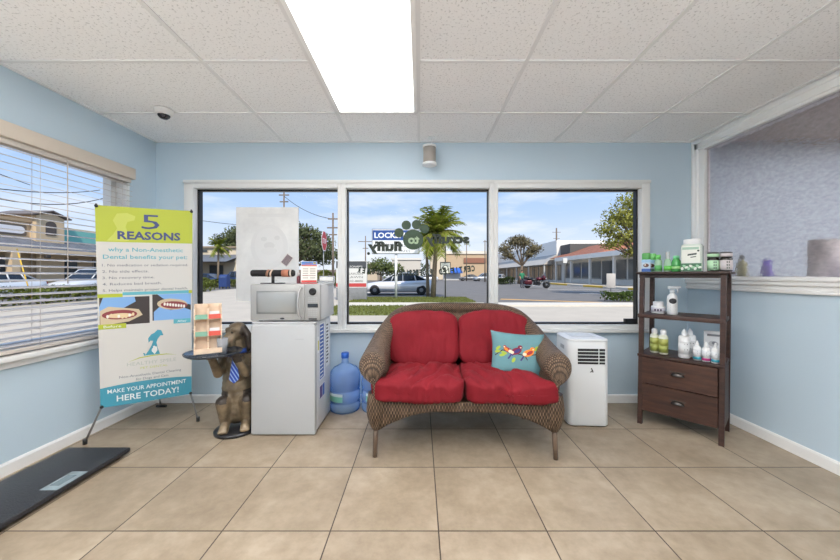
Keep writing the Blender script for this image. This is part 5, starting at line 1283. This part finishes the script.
# ------------------------------------------------------------------ motorcycle and rider standing beside it
D = 32.5
t = thing('motorcycle', 'dark red touring motorcycle parked on the asphalt in the right pane', 'motorcycle', (xx(536.5, D), D, GZ - .03), R(-6)); PR = M((84, 26, 38), .25, .3)
for x, r in ((-.85, .33), (.92, .35)):
    m = MB(Matrix.Translation((x, 0, r)) @ Matrix.Rotation(R(90), 4, 'X')); m.lathe([(r * .7, -.07), (r * .95, -.07), (r, -.03), (r, .03), (r * .95, .07), (r * .7, .07)], seg=26, mi=0); m.lathe([(.05, -.08), (r * .72, -.03), (r * .72, .03), (.05, .08)], seg=8, mi=1, smooth=False); m.build('wheel', [BLACK, CHROME], t)
m = MB(); m.tube([(.92, -.1, .35), (.55, -.1, 1.0)], .03, 8); m.tube([(.92, .1, .35), (.55, .1, 1.0)], .03, 8); m.build('fork', CHROME, t)
m = MB(); m.tube([(.6, 0, .8), (.3, 0, .35), (-.35, 0, .3), (-.85, 0, .34)], .04, 8); m.tube([(.6, 0, .85), (-.2, 0, .7), (-.8, 0, .55)], .035, 8); m.build('frame', BLACK, t)
m = MB(); m.box((.02, 0, .52), (.62, .40, .46), 0, .08, 3); m.tube([(.1, -.16, .5), (.0, -.2, .75)], .09, 8); m.tube([(.05, .16, .5), (-.1, .2, .75)], .09, 8); m.build('engine', M((54, 54, 58), .35, .6), t)
m = MB(); m.sphere((.25, 0, .90), .24, 0, 14, (1.5, .8, .75)); m.build('fuel_tank', PR, t); m = MB(); m.sphere((-.28, 0, .80), .26, 0, 14, (1.5, .85, .6)); m.sphere((-.68, 0, .92), .24, 0, 14, (1.2, .85, .8)); m.build('seat', BLACK, t)
m = MB(); m.box((-.82, -.27, .58), (.72, .2, .40), 0, .08, 3); m.box((-.82, .27, .58), (.72, .2, .40), 0, .08, 3); m.build('saddlebag', PR, t)
m = MB(); m.box((-1.0, 0, .98), (.4, .5, .3), 0, .08, 3); m.build('top_case', M((40, 28, 34), .3), t)
m = MB()
for k in range(7):
    a0, a1 = R(10 + k * 22), R(10 + (k + 1) * 22)
    m.face([m._v((.92 + .4 * cos(a), y, .35 + .4 * sin(a))) for a, y in ((a0, -.08), (a1, -.08), (a1, .08), (a0, .08))], 0, True); m.face([m._v((-.85 + .38 * cos(a), y, .33 + .38 * sin(a))) for a, y in ((a0, -.1), (a1, -.1), (a1, .1), (a0, .1))], 0, True)
m.build('fender', PR, t)
m = MB(); m.tube([(.5, -.42, 1.08), (.55, -.2, 1.06), (.56, 0, 1.02), (.55, .2, 1.06), (.5, .42, 1.08)], .02, 8); m.build('handlebar', CHROME, t)
m = MB(); m.sphere((.66, 0, 1.0), .27, 0, 14, (.8, 1.1, 1.0)); m.build('front_fairing', PR, t); m = MB(); m.sphere((.86, 0, .92), .11, 0, 12); m.build('headlight', CHROME, t); m = MB(); m.tube([(.2, -.2, .3), (-.3, -.24, .26), (-1.2, -.24, .32)], [.035, .045, .055], 8); m.build('exhaust', CHROME, t)
m = MB(); m.face([m._v(p) for p in ((.62, -.25, 1.0), (.62, .25, 1.0), (.46, .2, 1.36), (.46, -.2, 1.36))]); m.build('windscreen', CLR, t)
def skin_person():
    # standing, right arm towards the motorcycle
    V = [(0, 0, .95), (0, .01, 1.15), (0, .02, 1.38), (0, .01, 1.5), (0, -.0, 1.60), (0, -.01, 1.70), (-.1, 0, .90), (-.12, -.01, .5), (-.12, .02, .1), (-.13, -.12, .04), (.1, 0, .90), (.12, -.01, .5), (.12, .02, .1), (.13, -.12, .04), (-.19, .02, 1.42), (-.25, .02, 1.15), (-.23, -.08, .92), (-.22, -.11, .83), (.19, .02, 1.42), (.28, -.05, 1.2), (.42, -.18, 1.06), (.5, -.22, 1.03)]
    Ed = [(0, 1), (1, 2), (2, 3), (3, 4), (4, 5), (0, 6), (6, 7), (7, 8), (8, 9), (0, 10), (10, 11), (11, 12), (12, 13), (2, 14), (14, 15), (15, 16), (16, 17), (2, 18), (18, 19), (19, 20), (20, 21)]
    Rd = [(.15, .11), (.15, .11), (.17, .11), (.06, .06), (.085, .1), (.08, .1), (.095, .1), (.065, .07), (.045, .05), (.045, .04), (.095, .1), (.065, .07), (.045, .05), (.045, .04), (.07, .07), (.047, .047), (.036, .036), (.035, .04), (.07, .07), (.047, .047), (.036, .036), (.035, .04)]
    me = bpy.data.meshes.new('body'); me.from_pydata(V, Ed, []); o = bpy.data.objects.new('body', me); COL.objects.link(o)
    sk = o.modifiers.new('s', 'SKIN'); me.skin_vertices[0].data[0].use_root = True
    for v, r in zip(me.skin_vertices[0].data, Rd): v.radius = r
    ss = o.modifiers.new('u', 'SUBSURF'); ss.levels = 2; ss.render_levels = 2; evalmesh(o)
    o.data.materials.clear()
    for c in ((190, 140, 112), (46, 130, 92), (54, 58, 78), (40, 36, 34)): o.data.materials.append(M(c, .7))
    for p in o.data.polygons:
        p.use_smooth = True; z = p.center.z; x = abs(p.center.x)
        p.material_index = 1 if (.96 < z < 1.5 and not (x > .27 and z < 1.16)) and not (x > .2 and z < 1.18) else (2 if .1 < z <= .96 and x < .22 else (3 if z <= .1 else 0))
    return o
t = thing('person', 'person in a green shirt standing by the dark red motorcycle', 'person', (xx(522, D + .8), D + .8, GZ - .03), R(20)); o = skin_person(); o.parent = t
MB().sphere((0, .015, 1.71), .098, 0, 12, (.9, 1.05, .8)).build('hair', M((60, 46, 38), .8), t)

# ------------------------------------------------------------------ buildings
WST = M((214, 212, 204), .85, var=.04, vs=1); GLD = M((70, 76, 80), .12); GLD2 = M((96, 104, 108), .12); FR = M((150, 152, 150), .5)
# right: long strip of shops running away
t = thing('strip_shops', 'long white shop row with terracotta roof and grey awning in the right pane', 'building', (22.6, 60, GZ))
m = MB(); m.span((0, -29, 0), (8, 42, 3.9)); m.build('wall', M((216, 213, 206), .85, var=.05, vs=1), t)
m = MB(); m.span((-1.7, -29, 3.35), (0.0, -8, 3.9)); m.span((0, -29, 3.9), (8, -8, 4.1)); m.build('fascia', M((246, 244, 238), .7), t)
# tiled roof
m = MB(); x0, x1, z0, z1 = -1.4, 3.6, 3.9, 5.7; ya, yb = -20, -5
m.poly([(x0, ya, z0), (x0, yb, z0), (x1, yb - 1, z1), (x1, ya + 1, z1)]); m.poly([(x1, ya + 1, z1), (x1, yb - 1, z1), (x1 + 3.5, yb, z0), (x1 + 3.5, ya, z0)]); m.poly([(x0, ya, z0), (x1, ya + 1, z1), (x1 + 3.5, ya, z0)]); m.poly([(x0, yb, z0), (x1 + 3.5, yb, z0), (x1, yb - 1, z1)])
def m_tiles():
    n = NT('terracotta_tiles'); sp = n.n('ShaderNodeSeparateXYZ'); n.l(n.n('ShaderNodeTexCoord').outputs['Object'], sp.inputs[0]); w = n.math('SINE', n.math('MULTIPLY', sp.outputs[1], 24)); nz = n.noise(2.2, 4, .7)
    n.pbr(n.ramp(nz, [(.3, lin((140, 92, 76))), (.7, lin((180, 124, 102)))]), .85, 0, .2, w, .5, .05); return n.m
m.build('tiled_roof', m_tiles(), t)
# grey awning further on, white parapet above
m = MB(); m.poly([(-2.2, -4.8, 3.0), (-2.2, 42, 3.0), (.0, 42, 4.7), (.0, -4.8, 4.7)]); m.poly([(-2.2, -4.8, 3.0), (0, -4.8, 4.7), (0, -4.8, 3.0)]); m.poly([(-2.2, -4.8, 2.98), (0, -4.8, 2.98), (0, 42, 2.98), (-2.2, 42, 2.98)]); m.build('awning', M((188, 182, 172), .7, var=.08, vs=1), t)
m = MB(); m.span((.0, -4.6, 3.9), (8, 42, 7.0)); m.build('parapet', M((246, 244, 238), .8), t)
m = MB(); m.span((.6, -8.2, 4.2), (7, -4.7, 6.1)); m.build('rooftop_unit', M((90, 90, 88), .7), t)
for k in range(9):
    y = -28.6 + k * 2.6 if k < 8 else 0
    if k == 8: break
    wf = MB(); wf.span((-.06, y, .75 if k not in (3,) else .05), (.04, y + 2.3, 3.0)); w_ = wf.build('window', FR, t); MB().span((-.09, y + .08, .85 if k != 3 else .12), (-.05, y + 2.22, 2.92)).build('pane', GLD if k not in (0, 1) else GLD2, w_)
for k in range(14):
    y = -6.5 + k * 3.4; wf = MB(); wf.span((-.06, y, .4), (.04, y + 3.1, 2.95)); w_ = wf.build('window', FR, t); gp = MB()
    for q in range(3): gp.span((-.09, y + .08 + q * 1.0, .48), (-.05, y + .98 + q * 1.0, 2.87))
    gp.build('pane', GLD, w_)
for k in range(5):
    y = -28.8 + k * 5.2; MB().span((-1.55, y, 0), (-1.3, y + .25, 3.4)).build('column', M((222, 220, 214), .7), t)
for k in range(6):
    y = -4.6 + k * 8; MB().span((-2.1, y, 0), (-1.9, y + .2, 3.0)).build('column', M((200, 198, 192), .7), t)
# left plaza across the street (blinds window), facade faces +x
t = thing('shopping_plaza', 'beige shopping plaza with grey tiled canopy and gabled tower in the blinds window', 'building', (-28, 24, GZ))
BEI = M((206, 184, 152), .85, var=.05, vs=1)
m = MB(); m.span((-12, -22, 0), (0, 14, 5.0)); m.build('wall', BEI, t); MB().span((-12.1, -22, 5.0), (.18, 2.2, 5.2)).build('cornice', M((172, 150, 122), .8), t)
m = MB(); m.span((-12.1, 2.2, 3.0), (.1, 14.1, 4.9)); m.build('teal_facade', M((120, 186, 178), .8), t)
m = MB(); m.poly([(1.9, -22, 3.05), (1.9, 14, 3.05), (.02, 14, 3.85), (.02, -22, 3.85)]); m.poly([(1.9, -22, 3.05), (.0, -22, 3.05), (0, 14, 3.05), (1.9, 14, 3.05)])
def m_canopy():
    n = NT('grey_roof_tiles'); sp = n.n('ShaderNodeSeparateXYZ'); n.l(n.n('ShaderNodeTexCoord').outputs['Object'], sp.inputs[0]); w = n.math('SINE', n.math('MULTIPLY', sp.outputs[1], 20)); nz = n.noise(1.5, 3)
    n.pbr(n.ramp(nz, [(.3, lin((92, 96, 104))), (.7, lin((122, 126, 134)))]), .7, 0, .3, w, .7, .06); return n.m
CAN = m_canopy(); m.build('canopy_roof', CAN, t)
MB().span((1.7, -22, 2.75), (1.9, 14, 3.06)).build('canopy_beam', M((214, 194, 164), .8), t)
TY = 1.0   # tower
m = MB(); m.span((-2.4, TY - .95, 0), (.45, TY + .95, 5.55)); m.prism([(-.95, 5.55), (.95, 5.55), (0, 5.9)], frame((.45, TY, 0), (0, 1, 0), (0, 0, 1)), -2.8); tw = m.build('tower', BEI, t)
m = MB()
for s in (-1, 1): m.box((-.95, TY + s * .66, 5.80), (3.2, 1.42, .09), 0, rot=Matrix.Rotation(s * -R(19), 4, 'X'))
m.build('tower_roof', M((112, 104, 100), .7), tw)
m = MB(); ar = [(-.36, 0), (.36, 0), (.36, .75)] + [(.36 * cos(R(a)), .75 + .3 * sin(R(a))) for a in range(15, 180, 15)] + [(-.36, .75)]; m.prism(ar, frame((.46, TY, 4.2), (0, 1, 0), (0, 0, 1)), .03); m.build('arch_louvre', M((86, 78, 74), .7), tw)
m = MB(); m.prism(rr(1.0, .25, .24), frame((.01, -1.35, 4.4), (0, 1, 0), (0, 0, 1)), .1); m.build('sign_oval', M((232, 232, 236), .5), t); m = MB(); m.prism(rr(1.15, .38, .1), frame((.005, -1.35, 4.4), (0, 1, 0), (0, 0, 1)), .05); m.build('sign_surround', M((130, 118, 104), .7), t)
for k in range(8):
    y = -20 + k * 4.1; wf = MB(); wf.span((-.02, y, .5), (.06, y + 2.9, 2.6)); w_ = wf.build('window', M((176, 160, 138), .7), t); MB().span((.05, y + .12, .62), (.09, y + 2.78, 2.48)).build('pane', GLD, w_)
for k in range(6):
    y = -20.6 + k * 6; MB().span((1.5, y, 0), (1.95, y + .45, 2.8)).build('column', BEI, t); MB().box((1.98, y + 2, 2.55), (.2, .3, .25), 0, .03).build('wall_lamp', M((60, 56, 52), .5), t)
# plaza seen in the left pane
D = 43; t = thing('shopping_plaza', 'low two-level plaza with grey roof behind the blue cars in the left pane', 'building', (xx(196, D), D, GZ)); W = xx(236, D) - xx(196, D)
m = MB(); m.span((-8, 0, 0), (W, 8, 3.1)); m.span((-8, 2, 3.1), (W, 8, 4.9)); m.build('wall', M((210, 196, 172), .85), t)
m = MB(); m.poly([(-8, -2.2, 2.9), (W, -2.2, 2.9), (W, 2.0, 4.0), (-8, 2.0, 4.0)]); m.poly([(-8, -2.2, 2.88), (-8, 2, 2.88), (W, 2, 2.88), (W, -2.2, 2.88)]); m.build('canopy_roof', M((104, 108, 114), .7, var=.1), t)
MB().span((-8.2, 1.7, 4.9), (W + .1, 8, 5.1)).build('cornice', M((150, 134, 114), .8), t)
for k in range(4):
    x = -7 + k * 2.9; w_ = MB().span((x, -.05, .5), (x + 1.9, .05, 2.6)).build('window', M((170, 156, 136), .7), t); MB().span((x + .1, -.09, .6), (x + 1.8, -.04, 2.5)).build('pane', GLD, w_)
    if k < 6:
        w_ = MB().span((x, 1.95, 4.25), (x + 1.5, 2.02, 4.7)).build('window', M((170, 156, 136), .7), t); MB().span((x + .1, 1.92, 4.33), (x + 1.4, 1.96, 4.62)).build('pane', GLD, w_)
# far beige building and low white ones in the middle pane
D = 95; t = thing('retail_building', 'wide beige flat-roofed store far away right of the palms', 'building', (xx(455, D), D, GZ)); W = xx(488, D) - xx(455, D)
MB().span((-3, 0, 0), (W, 12, zz(254, D))).build('wall', M((196, 172, 142), .85), t); MB().span((-3.2, -.3, zz(254, D)), (W, 12, zz(251, D))).build('parapet', M((226, 218, 204), .8), t)
MB().span((2.5, -.3, zz(263, D)), (W - .6, .02, zz(258, D))).build('sign_band', M((150, 104, 84), .8), t)
m = MB(); m.span((-7, -1, 0), (-2.6, 8, zz(244, D))); m.build('corner_block', M((214, 200, 176), .85), t)
D = 80; t = thing('market_stall', 'small bright blue awning stall behind the mirrored lettering', 'stall', (xx(452, D), D, GZ)); m = MB(); m.poly([(-2.4, -1.2, 2.0), (2.4, -1.2, 2.0), (2.0, 1, 3.0), (-2.0, 1, 3.0)]); m.poly([(-2.4, -1.2, 1.7), (2.4, -1.2, 1.7), (2.4, -1.2, 2.0), (-2.4, -1.2, 2.0)]); m.build('awning', M((50, 100, 190), .6), t)
for x in (-2.2, 2.2): MB().tube([(x, -1, 0), (x, -1, 1.95)], .05, 6).build('post', PIPEW, t)
MB().span((-2, 0, 0), (2, 1, 2.2)).build('booth', M((206, 206, 204), .8), t)
D = 75; t = thing('white_warehouse', 'low white building far behind the locksmith sign', 'building', (xx(392, D), D, GZ)); MB().span((0, 0, 0), (6.4, 8, zz(260, D))).build('wall', M((206, 200, 190), .85), t); MB().span((-.2, -.2, zz(260, D)), (6.6, 8, zz(258, D))).build('cornice', M((226, 222, 214), .8), t)
for k in range(4): MB().span((.4 + k * 1.5, -.05, .8), (1.4 + k * 1.5, .05, 2.2)).build('window', GLD, t)
D = 78; t = thing('utility_shed', 'low beige shed left of the round tree in the middle pane', 'shed', (xx(367, D), D, GZ)); MB().span((-2.6, 0, 0), (2.4, 5, zz(264, D))).build('wall', M((204, 190, 168), .85), t); MB().span((-2.8, -.3, zz(264, D)), (2.6, 5, zz(262.5, D))).build('roof', M((226, 220, 208), .8), t)
D = 45; t = thing('fence', 'grey board fence under the dome-shaped tree in the left pane', 'fence', (xx(319, D), D, GZ)); m = MB()
for k in range(24): m.span((-2.9 + k * .245, -.02, .05), (-2.67 + k * .245, .02, 1.95))
m.build('boards', M((140, 128, 118), .85, var=.2, vs=3), t)
for x in (-2.9, -1, 1, 2.95): MB().span((x - .06, .02, 0), (x + .06, .14, 2.0)).build('post', POLE, t)
D = 70; bl = [((0, 0, 3.2), (3.2, 2, 1.8)), ((-3, 0, 2.6), (2.4, 2, 1.5)), ((2.8, 0, 2.4), (2.4, 2, 1.4))]
tree('round_tree', 'round green tree far behind the locksmith sign pole', xx(381, D), D, bl, 1.3, .3, m_leaf((104, 116, 72), .35), 1500, .3)
D = 100; tree('round_tree', 'far green tree at the left edge of the middle pane', xx(352, D), D, bl, 1.3, .3, m_leaf((96, 110, 78), .35), 1200, .32)
hedge('distant green tree belt along the far road', xx(340, 120), 120, xx(500, 120), 122, 5.0, 2.0, 2400, .5, (96, 108, 76))

# ------------------------------------------------------------------ sky, sun, camera
wld = bpy.data.worlds.new('sky'); S.world = wld; wld.use_nodes = True; nt = wld.node_tree; nt.nodes.clear()
def WN(typ): return nt.nodes.new(typ)
tc = WN('ShaderNodeTexCoord'); sp = WN('ShaderNodeSeparateXYZ'); nt.links.new(tc.outputs['Generated'], sp.inputs[0])
rp = WN('ShaderNodeValToRGB'); nt.links.new(sp.outputs[2], rp.inputs[0]); el = rp.color_ramp.elements
stops = [(0.0, (232, 238, 247)), (.07, (218, 230, 247)), (.17, (184, 210, 245)), (.32, (150, 190, 241)), (1.0, (110, 160, 228))]
while len(el) < len(stops): el.new(.5)
for e, (p_, c_) in zip(el, stops): e.position = p_; e.color = lin(c_)
mp = WN('ShaderNodeMapping'); mp.inputs['Scale'].default_value = (2.0, 2.0, 8.5); nt.links.new(tc.outputs['Generated'], mp.inputs[0])
nz = WN('ShaderNodeTexNoise'); nz.inputs['Scale'].default_value = 2.1; nz.inputs['Detail'].default_value = 6; nz.inputs['Roughness'].default_value = .56; nt.links.new(mp.outputs[0], nz.inputs['Vector'])
cr = WN('ShaderNodeValToRGB'); nt.links.new(nz.outputs['Fac'], cr.inputs[0]); cr.color_ramp.elements[0].position = .46; cr.color_ramp.elements[1].position = .74
cr.color_ramp.elements[1].color = (.8, .8, .8, 1)
mx = WN('ShaderNodeMix'); mx.data_type = 'RGBA'; nt.links.new(cr.outputs[0], mx.inputs[0]); nt.links.new(rp.outputs[0], mx.inputs[6]); mx.inputs[7].default_value = lin((244, 246, 250))
bg = WN('ShaderNodeBackground'); nt.links.new(mx.outputs[2], bg.inputs[0]); bg.inputs[1].default_value = 1.0
ow = WN('ShaderNodeOutputWorld'); nt.links.new(bg.outputs[0], ow.inputs[0])
su = bpy.data.lights.new('sun', 'SUN'); su.energy = 4.0; su.angle = R(.6); su.color = (1, .92, .80); so = bpy.data.objects.new('sun', su); COL.objects.link(so)
so.rotation_euler = Vector((.22, -.66, .76)).to_track_quat('Z', 'Y').to_euler()

# added panel that brightens the frosted glass from the room beyond
troffer(3.4, 1.0, 4.0, 2.2, 'added fill light panel in the room beyond the frosted glass', m_emit((252, 249, 252), 33.0))

cam = bpy.data.cameras.new('camera'); co = bpy.data.objects.new('camera', cam); COL.objects.link(co)
co.location = (0, 0, CZ); co.rotation_euler = (R(90), 0, 0); cam.sensor_width = 36; cam.lens = F * 36 / 840; cam.shift_y = -(280 - HY) / 840; cam.clip_start = .05; cam.clip_end = 500
S.camera = co
S.view_settings.view_transform = 'Standard'; S.view_settings.look = 'None'; S.view_settings.gamma = 1; S.view_settings.use_curve_mapping = False; S.view_settings.exposure = .18
S.cycles.use_denoising = True; S.cycles.max_bounces = 10; S.cycles.diffuse_bounces = 6; S.cycles.transparent_max_bounces = 16; S.cycles.sample_clamp_indirect = 6; S.cycles.sample_clamp_direct = 3
S.cycles.caustics_reflective = False; S.cycles.caustics_refractive = False
